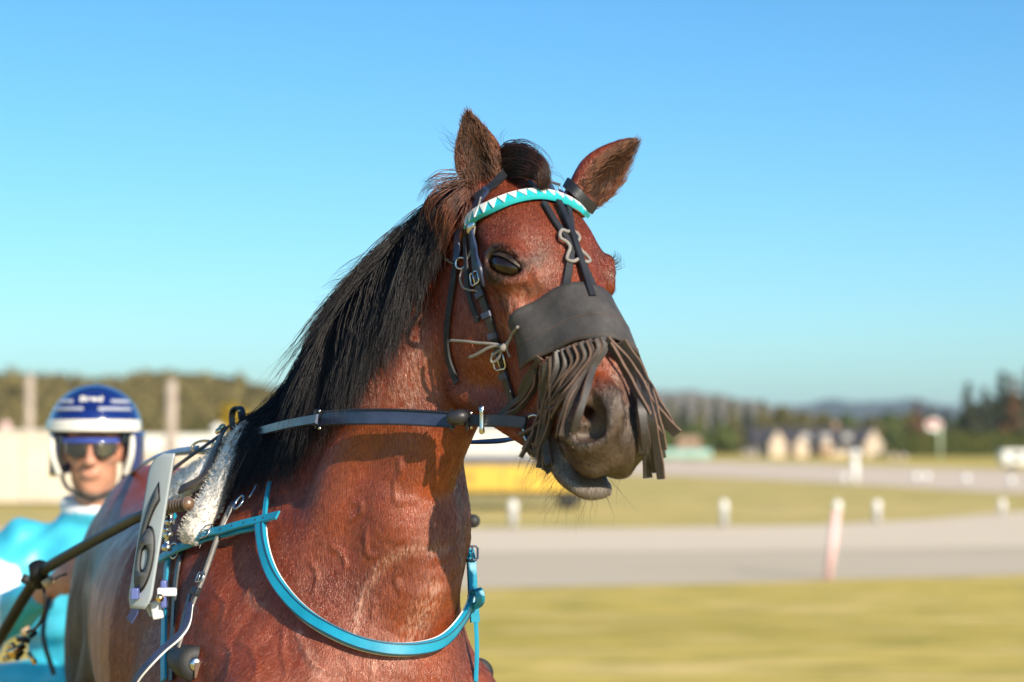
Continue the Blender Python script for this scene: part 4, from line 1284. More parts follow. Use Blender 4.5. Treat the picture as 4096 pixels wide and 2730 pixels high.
MB().box(((x0 + x1) / 2, td, (tz(491) + tz(496)) / 2 - .003), (x1 - x0 - .02, 1.55, tz(491) - tz(496) - .008)).build('skirt', m_dark, root)
for xx in (x0 + .5, x1 - .5):
    for yy in (td - .7, td + .7):
        MB().lathe((xx, yy - .1, .30), (0, 1, 0), [(0, .18), (.02, .29), (.18, .29), (.2, .18)], 18).build('wheel', m_dark, root, smooth=True)
for u0, u1, v in ((466, 474, 478), (515, 521, 482), (524, 528, 482), (540, 552, 474)):
    MB().box(((tx(u0) + tx(u1)) / 2, td - .802, tz(v)), (tx(u1) - tx(u0), .012, .22)).build('mark', simple_mat('ochre_mark', (.38, .22, .04), .6), root)

# ------------------------------------------------------------------ houses, shed, tank, van far right
m_roof = simple_mat('dark_roof', (.055, .050, .052), .7, var=.1, nscale=1)
m_house = simple_mat('cream_house_wall', (.62, .49, .36), .8, var=.06, nscale=1)
m_brickw = simple_mat('orange_brick_wall', (.36, .23, .14), .85, var=.1, nscale=3)
m_pane = simple_mat('dark_pane', (.03, .035, .04), .15)
hd = 300.0
hx = lambda u: P(u, 446, hd)[0]
hz_ = lambda v: P(800, v, hd)[2]
def gable_roof(mb, xa, xb, ya, yb, z0, z1, along='x'):
    if along == 'x':
        ym = (ya + yb) / 2
        v = [(xa, ya, z0), (xb, ya, z0), (xb, yb, z0), (xa, yb, z0), (xa, ym, z1), (xb, ym, z1)]
        f = [[0, 1, 5, 4], [2, 3, 4, 5], [0, 4, 3], [1, 2, 5], [0, 3, 2, 1]]
    else:
        xm = (xa + xb) / 2
        v = [(xa, ya, z0), (xb, ya, z0), (xb, yb, z0), (xa, yb, z0), (xm, ya, z1), (xm, yb, z1)]
        f = [[0, 4, 5, 3], [1, 2, 5, 4], [0, 1, 4], [3, 5, 2], [0, 3, 2, 1]]
    return mb.add(v, f)
root = empty('house', (hx(816), hd, 0)); tag(root, 'long low cream house with dark roof and gabled bays', 'house')
MB().box(((hx(755) + hx(878)) / 2, hd + 4, hz_(446) / 2), (hx(878) - hx(755), 7, hz_(446))).build('wall', m_house, root)
rf = gable_roof(MB(), hx(752), hx(881), hd - .2, hd + 8.2, hz_(446) + .02, hz_(427)).build('roof', m_roof, root)
MB().box((hx(840), hd + 4, hz_(426)), (.7, .7, 1.4)).build('chimney', m_brickw, rf)
for (ua, ub, v1, v2, mat_) in ((768, 784, 446, 431, m_house), (793, 805, 447, 437, m_house), (820, 829, 447, 438, m_brickw), (862, 880, 446, 430, m_house)):
    MB().box(((hx(ua) + hx(ub)) / 2, hd - 1.2, hz_(v1) / 2), (hx(ub) - hx(ua), 2.4, hz_(v1))).build('bay', mat_, root)
    gable_roof(MB(), hx(ua) - .25, hx(ub) + .25, hd - 2.38, hd + 1, hz_(v1) + .02, hz_(v2), 'y').build('gable', m_house, root)
for u in (760, 788, 812, 834, 842, 852):
    f_ = MB().box((hx(u), hd + .45, hz_(449.5)), (1.1, .12, .8)).build('window', m_white, root)
    MB().box((hx(u), hd + .37, hz_(449.5)), (.85, .05, .6)).build('pane', m_pane, f_)
for u in (806, 826, 848):
    MB().box((hx(u), hd + 1.1, hz_(437)), (1.3, 1.2, .9)).build('skylight', m_grey, root)
root = empty('brick_shed', (P(690, 446, 285)[0], 285, 0)); tag(root, 'small orange brick shed among green bushes', 'shed')
bx = lambda u: P(u, 446, 285)[0]
MB().box((bx(689), 286.5, .95), (bx(700) - bx(679), 3, 1.9)).build('wall', m_brickw, root)
gable_roof(MB(), bx(678), bx(701), 284.8, 288.2, 1.92, 2.9).build('roof', m_brickw, root)
MB().box((bx(690), 284.97, .8), (.9, .06, 1.6)).build('door', m_dark, root)
root = empty('teal_tank', (P(680, 446, 230)[0], 230, 0)); tag(root, 'low teal painted tank lying beyond the far track', 'tank')
bx = lambda u: P(u, 446, 230)[0]
m_teal = simple_mat('teal_paint', (.30, .46, .40), .6)
MB().lathe((bx(640), 230, .62), (1, 0, 0), [(0, .2), (.1, .5), (.3, .58), (bx(712) - bx(640) - .3, .58), (bx(712) - bx(640) - .1, .5), (bx(712) - bx(640), .2)], 18).build('barrel', m_teal, root, smooth=True)
for u in (650, 676, 702): MB().box((bx(u), 230, .15), (.4, .9, .3)).build('cradle', m_grey, root)
# white van at the right edge
root = empty('parked_van', (P(1018, 446, 140)[0], 140, 0)); tag(root, 'small white van parked beyond the far track', 'van')
vx = lambda u: P(u, 446, 140)[0]
zb = .28; zt2 = P(1010, 450, 140)[2]
a, c = vx(1003), vx(1062)
MB().box(((a + c) / 2, 140.7, (zb + zt2) / 2), (c - a, 1.4, zt2 - zb)).build('body', m_white, root, bevel=.08)
for k in range(3):
    xx = a + (c - a) * (.24 + .26 * k)
    MB().box((xx, 139.99, zt2 - .42), ((c - a) * .16, .04, .36)).build('window', m_pane, root)
for xx in (a + .7, c - .7):
    for yy in (140.0, 141.2): MB().lathe((xx, yy, .26), (0, 1, 0), [(0, .16), (.02, .26), (.16, .26), (.18, .16)], 16).build('wheel', m_dark, root, smooth=True)
for u in (1006,): MB().box((vx(u), 139.985, .62), (.3, .03, .16)).build('headlight', m_pale, root)
# stones of a low kerb and parked things by the far rail
for u, v in ((892, 456), (903, 456), (745, 452), (753, 453)):
    g = G(u, v + 4); r = 4.2 / F_PX * g[1]
    root = MB().lathe(g, (0, 0, 1), [(0, r * 1.0), (r * .5, r * 1.08), (r * 1.1, r * .8), (r * 1.5, r * .3)], 9).build('boulder', simple_mat('pale_stone', (.40, .33, .28), .9, var=.2, nscale=2), None, smooth=True)
    tag(root, 'rounded pale boulder at the foot of the far hedge', 'boulder', 'boulders by the hedge')

# ------------------------------------------------------------------ air: far things fade
m_haze = bpy.data.materials.new('haze_air'); m_haze.use_nodes = True
hn = m_haze.node_tree.nodes; hn.clear()
ho = hn.new('ShaderNodeOutputMaterial'); hv = hn.new('ShaderNodeVolumePrincipled')
hv.inputs['Color'].default_value = (.78, .88, 1.0, 1); hv.inputs['Density'].default_value = .00010; hv.inputs['Anisotropy'].default_value = .2
m_haze.node_tree.links.new(hv.outputs[0], ho.inputs['Volume'])
tag(MB().box((0, 4400, 94), (19000, 10400, 200)).build('haze', m_haze), 'pale air that fades the distant hills', 'haze', kind='stuff')
# ------------------------------------------------------------------ leather, cord and metal
def leather(name, col, rough=.42, spec=.5, sc=260, bmp=.25, var=.25):
    m_, nt, b, N, L = mat_new(name)
    tc = N.new('ShaderNodeTexCoord').outputs['Object']
    f = noise(N, L, tc, 28, 5, .65); g = noise(N, L, tc, sc, 4, .6)
    L.new(ramp(N, L, f, [(.3, tuple(c * (1 - var) for c in col)), (.7, tuple(min(1, c * (1 + var)) for c in col))]), b.inputs['Base Color'])
    rr = N.new('ShaderNodeMapRange'); rr.inputs['To Min'].default_value = rough - .1; rr.inputs['To Max'].default_value = rough + .14
    L.new(f, rr.inputs['Value']); L.new(rr.outputs[0], b.inputs['Roughness'])
    b.inputs['Specular IOR Level'].default_value = spec
    bump(N, L, b, g, bmp, .001)
    return m_
m_black = leather('black_leather', (.018, .018, .021), .36)
m_blackw = leather('black_webbing', (.020, .022, .026), .55, .35, 700, .5)
m_suede = leather('worn_dark_leather', (.055, .050, .048), .62, .35, 180, .35, .35)
m_strip = leather('fringe_leather', (.036, .031, .029), .45, .45, 200, .35, .3)
m_edge = leather('raw_leather_edge', (.15, .095, .07), .8, .2, 300, .5, .35)
m_blue = leather('blue_strap', (.010, .26, .40), .34, .5, 500, .25, .12)
m_turq = leather('turquoise_satin', (.020, .46, .50), .28, .6, 300, .1, .1)
m_ivory = leather('white_satin', (.78, .77, .74), .35, .5, 300, .1, .05)
m_grey_cord = leather('grey_cord', (.24, .22, .20), .85, .2, 500, .7, .25)
m_gold_cord = leather('tan_cord', (.34, .24, .12), .7, .3, 500, .6, .3)
m_steel = simple_mat('steel', (.62, .62, .62), .22, 1.0, var=.1, nscale=60)
m_brass = simple_mat('brass', (.78, .55, .28), .25, 1.0, var=.12, nscale=60)
m_navyL = leather('navy_leather', (.030, .042, .085), .34, .5, 240, .2)
m_fleece, nt, b, N, L = mat_new('white_fleece')
tc = N.new('ShaderNodeTexCoord').outputs['Object']
fl = noise(N, L, tc, 160, 5, .7, .5)
L.new(ramp(N, L, fl, [(.3, (.66, .61, .53)), (.65, (.80, .76, .69))]), b.inputs['Base Color']); b.inputs['Roughness'].default_value = .95
bump(N, L, b, fl, .35, .004)

def strap(name, parent, pts, nor, width, thick, mat, smooth=False):
    o = MB().ribbon(pts, nor, width, thick).build(name, mat, parent)
    return auto_smooth(o, 40)
def skin_strap(name, parent, px, width, mat, n=26, off=.003, thick=.0035):
    p, nn = on_skin(px, n, off)
    return strap(name, parent, p, nn, width, thick, mat), p, nn
def ring(name, parent, c, nor, r, t, mat, squash=1.0, up=V3(0, 0, 1)):
    nor = nrm(nor); u = nrm(np.cross(nor, up)); w = np.cross(u, nor)
    pts = [np.asarray(c) + r * (math.cos(a) * u * squash + math.sin(a) * w) for a in np.linspace(0, 2 * math.pi, 29)[:-1]]
    return MB().tube(pts, t, 8, closed=True).build(name, mat, parent, smooth=True)
def buckle(parent, c, nor, along, w, h, mat=None, t=.0014):
    """square frame with a prong, lying flat on nor"""
    nor = nrm(nor); al = nrm(along - nor * np.dot(along, nor)); s_ = np.cross(nor, al)
    k = .28
    q = [(-1, -1 + k), (-1, 1 - k), (-1 + k, 1), (1 - k, 1), (1, 1 - k), (1, -1 + k), (1 - k, -1), (-1 + k, -1)]
    pts = [np.asarray(c) + nor * .006 + s_ * a * w / 2 + al * b_ * h / 2 for a, b_ in q]
    mb = MB().tube(pts, t, 8, closed=True)
    mb.tube([np.asarray(c) + nor * .008 - al * h / 2, np.asarray(c) + nor * .007 + al * h / 2 * .9], t * .8, 6)
    return mb.build('buckle', mat or m_steel, parent, smooth=True)
def hang(px, n, off=.010, carry=.0, d0=None):
    """path in front of whatever is behind it; beyond the outline it keeps its distance, drifting by carry"""
    c = curve(np.array(px, float), n)
    ds = []; last = d0
    for u, v in c[:, :2]:
        h_ = hit(u, v)
        if h_ is None:
            last = (last if last is not None else 2.95) + carry; ds.append(last)
        else:
            d = h_[0][1] - off
            if last is not None and abs(d - last) > .06: d = last + np.clip(d - last, -.03, .0 if d > last else -.0)
            ds.append(d); last = d
    ds = np.array(ds)
    for _ in range(4): ds[1:-1] = ds[1:-1] * .4 + (ds[:-2] + ds[2:]) * .3
    for i, (u, v) in enumerate(c[:, :2]):
        h_ = hit(u, v)
        if h_ is not None: ds[i] = min(ds[i], h_[0][1] - off * .6)
    return np.array([P(u, v, d) for (u, v), d in zip(c[:, :2], ds)])
CAMD = V3(0, -1, 0)
PXM = 2.95 / F_PX       # metres per picture unit at the head

# ------------------------------------------------------------------ bridle
bridle = empty('bridle', HP(.05, 0, .04))
tag(bridle, 'black bridle with turquoise and white triangle patterned browband on the bay horse\'s head', 'bridle')
bp, bn = on_skin([(471, 227), (478, 219), (490, 212), (513, 203), (537, 199), (558, 203), (571, 209), (578, 214), (582, 219)], 64, .006, 3.07)
bw = .0185
bb = strap('browband', bridle, bp, bn, bw, .007, m_turq)
# white triangles stitched on the band: base along the upper edge
tgb = np.gradient(bp, axis=0)
seg = np.concatenate([[0], np.cumsum(np.linalg.norm(np.diff(bp, axis=0), axis=1))]); Lb = seg[-1]
NT = 15
for i in range(NT):
    s0, s1 = Lb * (i + .03) / NT, Lb * (i + .97) / NT; sm = (s0 + s1) / 2
    def at_s(s_):
        k = np.searchsorted(seg, s_) - 1; k = int(np.clip(k, 0, len(seg) - 2)); t = (s_ - seg[k]) / (seg[k + 1] - seg[k])
        p = bp[k] * (1 - t) + bp[k + 1] * t; n_ = nrm(bn[k] * (1 - t) + bn[k + 1] * t); tt = nrm(tgb[k]); n_ = nrm(n_ - tt * np.dot(n_, tt))
        side = np.cross(tt, n_)
        if side[2] < 0: side = -side
        return p, n_, side
    A_, nA, sA = at_s(s0); B_, nB, sB = at_s(s1); M_, nM, sM = at_s(sm)
    top = [A_ + sA * bw * .485 + nA * .0068, B_ + sB * bw * .485 + nB * .0068, M_ - sM * bw * .42 + nM * .0072]
    mid = (top[0] + top[1]) / 2 + nM * .0006
    vs = top + [t_ + n_ * .0016 for t_, n_ in zip(top, (nA, nB, nM))]
    MB().add(vs, [[0, 2, 1], [3, 4, 5], [0, 1, 4, 3], [1, 2, 5, 4], [2, 0, 3, 5]]).build('white_triangle', m_ivory, bb)
# rosette where the browband meets the cheek strap
q, qn = smooth_n(hitn(474, 226)[0])
MB().lathe(q + qn * .004, qn, [(0, .015), (.003, .016), (.006, .013), (.009, .004)], 20).build('rosette', m_steel, bridle, smooth=True)
# cheek pieces
skin_strap('crown_strap', bridle, [(489, 190), (480, 204), (472, 222)], .016, m_navyL, 14, .004)
skin_strap('crown_strap', bridle, [(507, 178), (520, 176), (540, 180), (560, 186)], .018, m_black, 16, .004)
_, cp, cn = skin_strap('cheek_strap', bridle, [(473, 224), (477, 252), (481, 284), (491, 318), (500, 350), (507, 375), (513, 396), (517, 408)], .0135, m_black, 46, .004, .004)
skin_strap('cheek_strap', bridle, [(477, 232), (484, 262), (489, 282)], .009, m_navyL, 14, .0085, .003)
skin_strap('loose_strap', bridle, [(469, 238), (470, 265), (471, 290), (476, 308), (481, 322)], .0095, m_blackw, 20, .006, .003)
skin_strap('throat_strap', bridle, [(466, 225), (459, 262), (453, 300), (449, 335), (451, 362), (459, 383)], .012, m_blackw, 30, .004, .003)
skin_strap('throat_strap', bridle, [(463, 232), (462, 250), (461, 262)], .015, m_navyL, 10, .008, .003)
for k, (w_, h_) in ((13, (.021, .018)), (33, (.022, .026))):
    buckle(bridle, cp[k], cn[k], cp[k + 1] - cp[k - 1], w_, h_)
for k in (17, 22, 27, 37):
    t_ = nrm(cp[k + 1] - cp[k - 1])
    MB().ribbon(np.array([cp[k] - t_ * .004 + cn[k] * .0042, cp[k] + cn[k] * .0045, cp[k] + t_ * .004 + cn[k] * .0042]), np.array([cn[k]] * 3), .0175, .003).build('keeper', m_navyL, bridle)
# ear straps
skin_strap('ear_strap', bridle, [(505, 173), (498, 184), (488, 192), (478, 199)], .015, m_black, 14, .004, .0035)
skin_strap('ear_strap', bridle, [(569, 184), (577, 194), (586, 204), (592, 208)], .017, m_black, 14, .004, .0035)
# cord from the ear strap down the cheek, little ring
cpx = hang([(481, 197), (477, 212), (474, 232), (471, 250), (466, 262)], 24, .012)
MB().tube(cpx, .0016, 6).build('cord', m_grey_cord, bridle, smooth=True)
rq, rn = smooth_n(hit(464, 264)[0]); ring('ring', bridle, rq + rn * .006, rn + CAMD, .0085, .0016, m_steel)
MB().tube(hang([(463, 268), (460, 278), (463, 287), (470, 290), (477, 291), (480, 297)], 20, .012), .0017, 6).build('cord', m_grey_cord, bridle, smooth=True)
MB().tube(hang([(436, 247), (442, 256), (450, 262), (457, 265)], 14, .010), .0017, 6).build('cord', m_grey_cord, bridle, smooth=True)
MB().tube(hang([(393, 288), (405, 281), (418, 274), (432, 262)], 16, .022), [.0032] * 5 + [.0045] + [.003] * 4 + [.0045] + [.0028] * 5, 7).build('check_cord', m_gold_cord, bridle, smooth=True)
MB().lathe(hang([(393, 288), (398, 286)], 3, .024)[0], (1, 0, .5), [(-.008, .003), (-.004, .0085), (.004, .008), (.009, .004)], 9).build('knot', m_gold_cord, bridle, smooth=True)
# face straps from the browband to the noseband
skin_strap('face_strap', bridle, [(543, 205), (553, 222), (563, 236), (571, 248)], .0105, m_blackw, 16, .004, .0032)
skin_strap('face_strap', bridle, [(556, 206), (566, 228), (573, 247), (580, 268), (588, 292), (591, 300)], .0105, m_black, 26, .0085, .0035)
skin_strap('face_strap', bridle, [(567, 209), (570, 228), (571, 240)], .0095, m_blackw, 12, .004, .0032)
skin_strap('face_strap', bridle, [(571, 246), (569, 264), (567, 287)], .0115, m_blackw, 16, .004, .0032)
skin_strap('face_strap', bridle, [(574, 250), (583, 268), (592, 287)], .0095, m_blackw, 14, .004, .0032)
skin_strap('face_strap', bridle, [(549, 201), (538, 192), (527, 184)], .012, m_black, 10, .004, .0032)
skin_strap('face_strap', bridle, [(556, 201), (551, 193), (547, 185)], .010, m_navyL, 10, .004, .0032)
skin_strap('face_strap', bridle, [(566, 205), (562, 195), (558, 189)], .010, m_navyL, 10, .004, .0032)
# hourglass keeper of worn leather where the face straps cross
kq = [(-.020, .026), (-.011, .034), (0, .030), (.010, .034), (.021, .028), (.022, .018), (.012, .008), (.010, -.004), (.022, -.020), (.026, -.030), (.014, -.034), (0, -.029), (-.013, -.033), (-.024, -.028), (-.020, -.018), (-.009, -.004), (-.012, .008), (-.021, .016)]
kc, kn = smooth_n(hit(571, 249)[0]); ka = nrm(H_R * -1 - kn * np.dot(-H_R, kn)); kb = np.cross(kn, ka)
if kb[2] < 0: kb = -kb
kpts = [kc + kn * .0075 + ka * a * .78 + kb * b_ * .85 for a, b_ in kq]
kpts = [near(p)[0] + smooth_n(p)[1] * .0085 for p in kpts]
MB().tube(curve(np.vstack([kpts, kpts[:1]]), 60)[:-1], .0027, 7, closed=True).build('crossing_keeper', m_grey_cord, bridle, smooth=True)
# bit ring, chin strap and brass hook
bq = P(533, 429, 2.955)
ring('bit_ring', bridle, bq, V3(-.55, -.85, .1), .0205, .0021, m_steel, .8)
MB().tube([bq + V3(.012, .0, .004), HP(.44, .045, -.14), HP(.44, -.02, -.14)], .004, 8).build('bit', m_steel, bridle, smooth=True)
skin_strap('chin_strap', bridle, [(529, 432), (531, 445), (536, 454)], .014, m_black, 10, .005)
MB().tube(catmull([P(533, 452, 2.95), P(531, 458, 2.95), P(535, 459, 2.95), P(537, 455, 2.95)], 12), .0014, 6).build('hook', m_brass, bridle, smooth=True)

# ------------------------------------------------------------------ fringed noseband
nose = empty('fringed_noseband', HP(.33, 0, .03))
tag(nose, 'dark worn leather noseband with long hanging fringe across the horse\'s nose', 'noseband')
wt = np.array([(96, .272), (68, .271), (36, .279), (10, .293), (-7, .303), (-20, .309), (-50, .308), (-85, .298), (-105, .292)], float)
wb = np.array([(122, .345), (86, .371), (45, .392), (25, .412), (10, .423), (-4, .434), (-24, .440), (-60, .420), (-110, .375)], float)
NU, NW = 64, 14
et, eb = catmull(wt, NU), catmull(wb, NU)
def nose_pt(phi, a, off):
    f = math.radians(phi); dr = math.cos(f) * H_F + math.sin(f) * H_R; c = HP(a, 0, -.07)
    r = H_TREE.ray_cast(Vector(c + dr * .35), Vector(-dr))
    p = np.array(r[0]) if r[0] is not None else c + dr * .06
    return p + dr * off
grid = np.zeros((NU, NW, 3))
for i in range(NU):
    for k in range(NW):
        t = k / (NW - 1)
        ph = et[i, 0] * (1 - t) + eb[i, 0] * t; a = et[i, 1] * (1 - t) + eb[i, 1] * t
        farf = max(0, (-ph - 10) / 60)
        grid[i, k] = nose_pt(ph, a, .005 + .008 * t ** 1.5 + .010 * t * min(1, farf) + .0012 * math.sin(ph * .11 + a * 40))
for _ in range(3):
    g2 = grid.copy()
    grid[1:-1] = g2[1:-1] * .5 + (g2[:-2] + g2[2:]) * .25
    g2 = grid.copy()
    grid[:, 1:-1] = g2[:, 1:-1] * .5 + (g2[:, :-2] + g2[:, 2:]) * .25
ix = lambda i, k: i * NW + k
band = mesh_np('band', grid.reshape(-1, 3), [[ix(i, k), ix(i + 1, k), ix(i + 1, k + 1), ix(i, k + 1)] for i in range(NU - 1) for k in range(NW - 1)], m_suede, nose)
md = band.modifiers.new('solid', 'SOLIDIFY'); md.thickness = .0035; md.offset = 0
gn = np.zeros_like(grid)
du = np.gradient(grid, axis=0); dv = np.gradient(grid, axis=1); gn = np.cross(du, dv); gn /= np.linalg.norm(gn, axis=2, keepdims=True) + 1e-9
if np.dot(gn[NU // 2, 5], H_F) < 0: gn = -gn
mb = MB()
for frac, step in ((.60, .0034), (.955, .0034)):
    k = frac * (NW - 1); k0 = int(k); f = k - k0
    row = grid[:, k0] * (1 - f) + grid[:, k0 + 1] * f; rn_ = gn[:, k0]
    L_ = np.linalg.norm(np.diff(row, axis=0), axis=1).sum(); m_ = int(L_ / step)
    rr = resample(np.hstack([row, rn_]), m_)
    for j in range(0, m_ - 1):
        p = rr[j, :3]; n_ = nrm(rr[j, 3:]); t_ = nrm(rr[j + 1, :3] - p)
        mb.box(p + n_ * .0022, (.0019, .0009, .0008), np.array([t_, np.cross(n_, t_), n_]))
st_ = mb.build('stitching', m_edge, band); st_['kind'] = 'stuff'
# the fringe
Z2 = lambda zx, zy: ((zx / 1.4936 + 1700) / 4, (zy / 1.4936 + 1000) / 4)
def strip(zpts, width=.0105, twist=0.0, carry=0.0, off=.012, thick=.0034, d0=None, n=24):
    p = hang([Z2(*q) for q in zpts], n, off, carry, d0)
    tg = np.gradient(p, axis=0)
    nn = []
    for i in range(n):
        t_ = nrm(tg[i]); c = nrm(CAMD - t_ * np.dot(CAMD, t_)); s_ = np.cross(t_, c)
        a = twist * (1 - .3 * i / n)
        nn.append(c * math.cos(a) + s_ * math.sin(a))
    w = np.full(n, width) * (1 + .08 * np.sin(np.arange(n) * .9 + twist * 7))
    o = MB().ribbon(p, nn, w, thick).build('fringe_strip', m_strip, nose)
    o.data.materials.append(m_edge)
    me = o.data; nf = (n - 1) * 6
    for pi, pl in enumerate(me.polygons):
        if pi >= nf or pi % 6 in (0, 2, 3, 5): pl.material_index = 1
    return auto_smooth(o, 40)
near_f = [
    ([(1060, 525), (1073, 590), (1010, 690), (965, 830), (925, 960), (888, 1075)], .0135, -.5), ([(1032, 528), (1048, 590), (970, 710), (885, 860), (840, 980), (812, 1110)], .0095, -.9),
    ([(985, 535), (1010, 620), (935, 745), (835, 880), (780, 960), (742, 1030)], .0105, -.95), ([(942, 548), (970, 640), (885, 785), (790, 940), (745, 1030), (712, 1110)], .0100, -.9),
    ([(902, 560), (930, 655), (845, 795), (745, 965), (690, 1080), (652, 1180)], .0105, -.95), ([(865, 575), (890, 675), (805, 815), (695, 995), (640, 1100), (590, 1192)], .0105, -.9),
    ([(832, 588), (850, 695), (775, 850), (722, 1000), (700, 1080), (690, 1150)], .0105, -.7), ([(800, 602), (810, 720), (752, 880), (718, 1100), (700, 1200), (682, 1302)], .0145, -.35),
    ([(768, 632), (766, 800), (738, 1000), (720, 1160), (713, 1315)], .0120, -.6), ([(742, 662), (724, 850), (712, 1060), (722, 1180), (740, 1280)], .0150, .2),
    ([(705, 680), (700, 780), (694, 880), (690, 962)], .0130, -.3), ([(735, 640), (745, 760), (715, 900), (690, 1040), (660, 1200)], .0110, -.8),
    ([(665, 735), (648, 830), (570, 935), (480, 992)], .0115, -.7), ([(662, 715), (592, 860), (505, 935), (412, 1022)], .0120, .5), ([(690, 640), (640, 720), (590, 800), (575, 850)], .0125, .1)]
for i, (zp, w_, tw) in enumerate(near_f):
    strip(zp, w_ * .82, tw)
    if i in (1, 2, 3, 4, 5, 6, 7, 8, 9):
        q = [(x - 16 + RNG.normal(0, 5) * k, y + 8 + RNG.normal(0, 7) * k) for k, (x, y) in enumerate(zp)]
        strip(q[:-1] + [(q[-1][0], q[-1][1] + RNG.uniform(-70, 20))], w_ * .7, tw * RNG.uniform(.5, 1.2), off=.018)
far_f = [
    ([(1082, 535), (1140, 600), (1240, 720), (1330, 890), (1420, 1010), (1505, 1092)], .0170, .55, .0035), ([(1105, 560), (1180, 690), (1270, 860), (1340, 990), (1412, 1110)], .0125, .9, .003),
    ([(1170, 545), (1250, 660), (1340, 830), (1420, 970), (1470, 1055)], .0150, .3, .003), ([(1205, 560), (1290, 720), (1350, 880), (1390, 1040), (1422, 1190)], .0140, .4, .003),
    ([(1225, 570), (1285, 740), (1330, 920), (1360, 1100), (1375, 1270)], .0130, -.3, .003), ([(1235, 580), (1290, 780), (1320, 960), (1345, 1150), (1385, 1325)], .0130, .2, .003),
    ([(1240, 590), (1280, 800), (1300, 1000), (1320, 1180), (1330, 1358)], .0135, -.2, .003), ([(1245, 590), (1300, 780), (1350, 980), (1385, 1180), (1412, 1365)], .0130, .35, .003),
    ([(1230, 580), (1270, 760), (1290, 950), (1300, 1100), (1302, 1210)], .0135, 0, .003), ([(1250, 600), (1320, 800), (1380, 1000), (1400, 1120), (1418, 1240)], .0120, -.4, .003)]
for i, (zp, w_, tw, cy) in enumerate(far_f): strip(zp, w_, tw, cy, off=.014 + .003 * (i % 4), d0=2.90 + .008 * i)
# grey cord tied in a bow at the side of the noseband
bow = nose
Z3 = lambda zx, zy: ((zx / 3.137 + 1720) / 4, (zy / 3.137 + 1000) / 4)
for nm, zp, r_ in (('cord_tail', [(930, 1215), (860, 1190), (760, 1175), (600, 1165), (430, 1145), (250, 1135)], .0023), ('cord_tail', [(930, 1215), (840, 1200), (740, 1225), (640, 1280), (560, 1325), (490, 1350)], .0026),
                   ('cord_loop', [(920, 1225), (870, 1260), (790, 1320), (765, 1390), (790, 1410), (850, 1370), (885, 1300), (920, 1235)], .0022), ('cord_lead', [(1100, 965), (1040, 1040), (1000, 1120), (960, 1180), (925, 1225)], .0024),
                   ('cord_lead', [(1010, 1100), (980, 1170), (960, 1230), (985, 1310), (1000, 1345)], .0018)):
    MB().tube(hang([Z3(*q) for q in zp], 26, .020), r_, 6).build(nm, m_grey_cord, bow, smooth=True)
MB().lathe(hang([Z3(925, 1222), Z3(930, 1226)], 2, .021)[0], (1, 0, 1), [(-.007, .002), (-.003, .0055), (.003, .0052), (.007, .002)], 8).build('cord_knot', m_grey_cord, bow, smooth=True)

# ------------------------------------------------------------------ driving rein along the near side of the neck
rein = empty('driving_rein', P(330, 418, 3.15))
tag(rein, 'black driving rein with stiff flat sleeve running along the near side of the neck', 'rein')
TER = P(240, 437, 3.66)
def free_path(px, n, off):
    c = curve(np.array(px, float), n)                              # (u, v, d)
    out = []
    for u, v, d in c:
        h_ = hit(u, v)
        if h_ is not None: d = min(d, h_[0][1] - off)
        out.append(d)
    out = np.array(out)
    for _ in range(6): out[1:-1] = np.minimum(out[1:-1], 1) * 0 + out[1:-1] * .5 + (out[:-2] + out[2:]) * .25
    return np.array([P(u, v, d) for (u, v, _), d in zip(c, out)])
rp = free_path([(240, 438, 3.62), (262, 431, 3.44), (290, 424, 3.27), (318, 419, 3.14)], 24, .09)
fn = lambda p: np.array([nrm(V3(-.25, -1, .12)) for _ in p])
strap('strap', rein, rp, fn(rp), .0155, .004, m_navyL)
sl = free_path([(316, 419, 3.20), (350, 417, 3.14), (400, 417, 3.09), (456, 420, 3.05)], 30, .040)
strap('sleeve', rein, sl, fn(sl), .0250, .006, m_navyL)
sl2 = sl.copy(); sl2[:, 1] -= .0066
up_ = V3(0, 0, 1)
for sg_ in (1, -1): strap('sleeve_edge', rein, sl2 + up_ * sg_ * .0108, fn(sl), .0030, .0016, m_black)
tip = free_path([(452, 419, 3.06), (480, 420.5, 3.02), (505, 421, 2.98), (527, 423, 2.965)], 16, .02)
strap('tip_strap', rein, tip, fn(tip), .0185, .005, m_black)
for p_, w_ in ((sl[0], .03), (sl[1], .028), (sl[-2], .034), (tip[3], .032)):
    MB().box(p_ + V3(0, -.003, 0), (.006, .014, w_), np.array([nrm(sl[1] - sl[0]), V3(0, 1, 0), V3(0, 0, 1)])).build('keeper', m_black, rein, bevel=.001)
hp = P(482, 420, 3.012)
MB().lathe(hp - V3(0, .008, .021), (0, 0, 1), [(0, .002), (.003, .0045), (.010, .0036), (.032, .0036), (.039, .0045), (.042, .002)], 12).build('hinge_pin', m_steel, rein, smooth=True)
MB().lathe(P(459, 417, 3.035), (1, 0, .1), [(-.018, .006), (-.012, .011), (.004, .012), (.014, .008)], 12).build('clamp', m_black, rein, smooth=True)
for q in ((471, 413), (471, 427), (320, 411), (320, 428)): MB().lathe(P(q[0], q[1], 3.035 if q[0] > 400 else 3.18), (0, -1, 0), [(0, .003), (.003, .003), (.0045, .001)], 8).build('rivet', m_steel, rein, smooth=True)
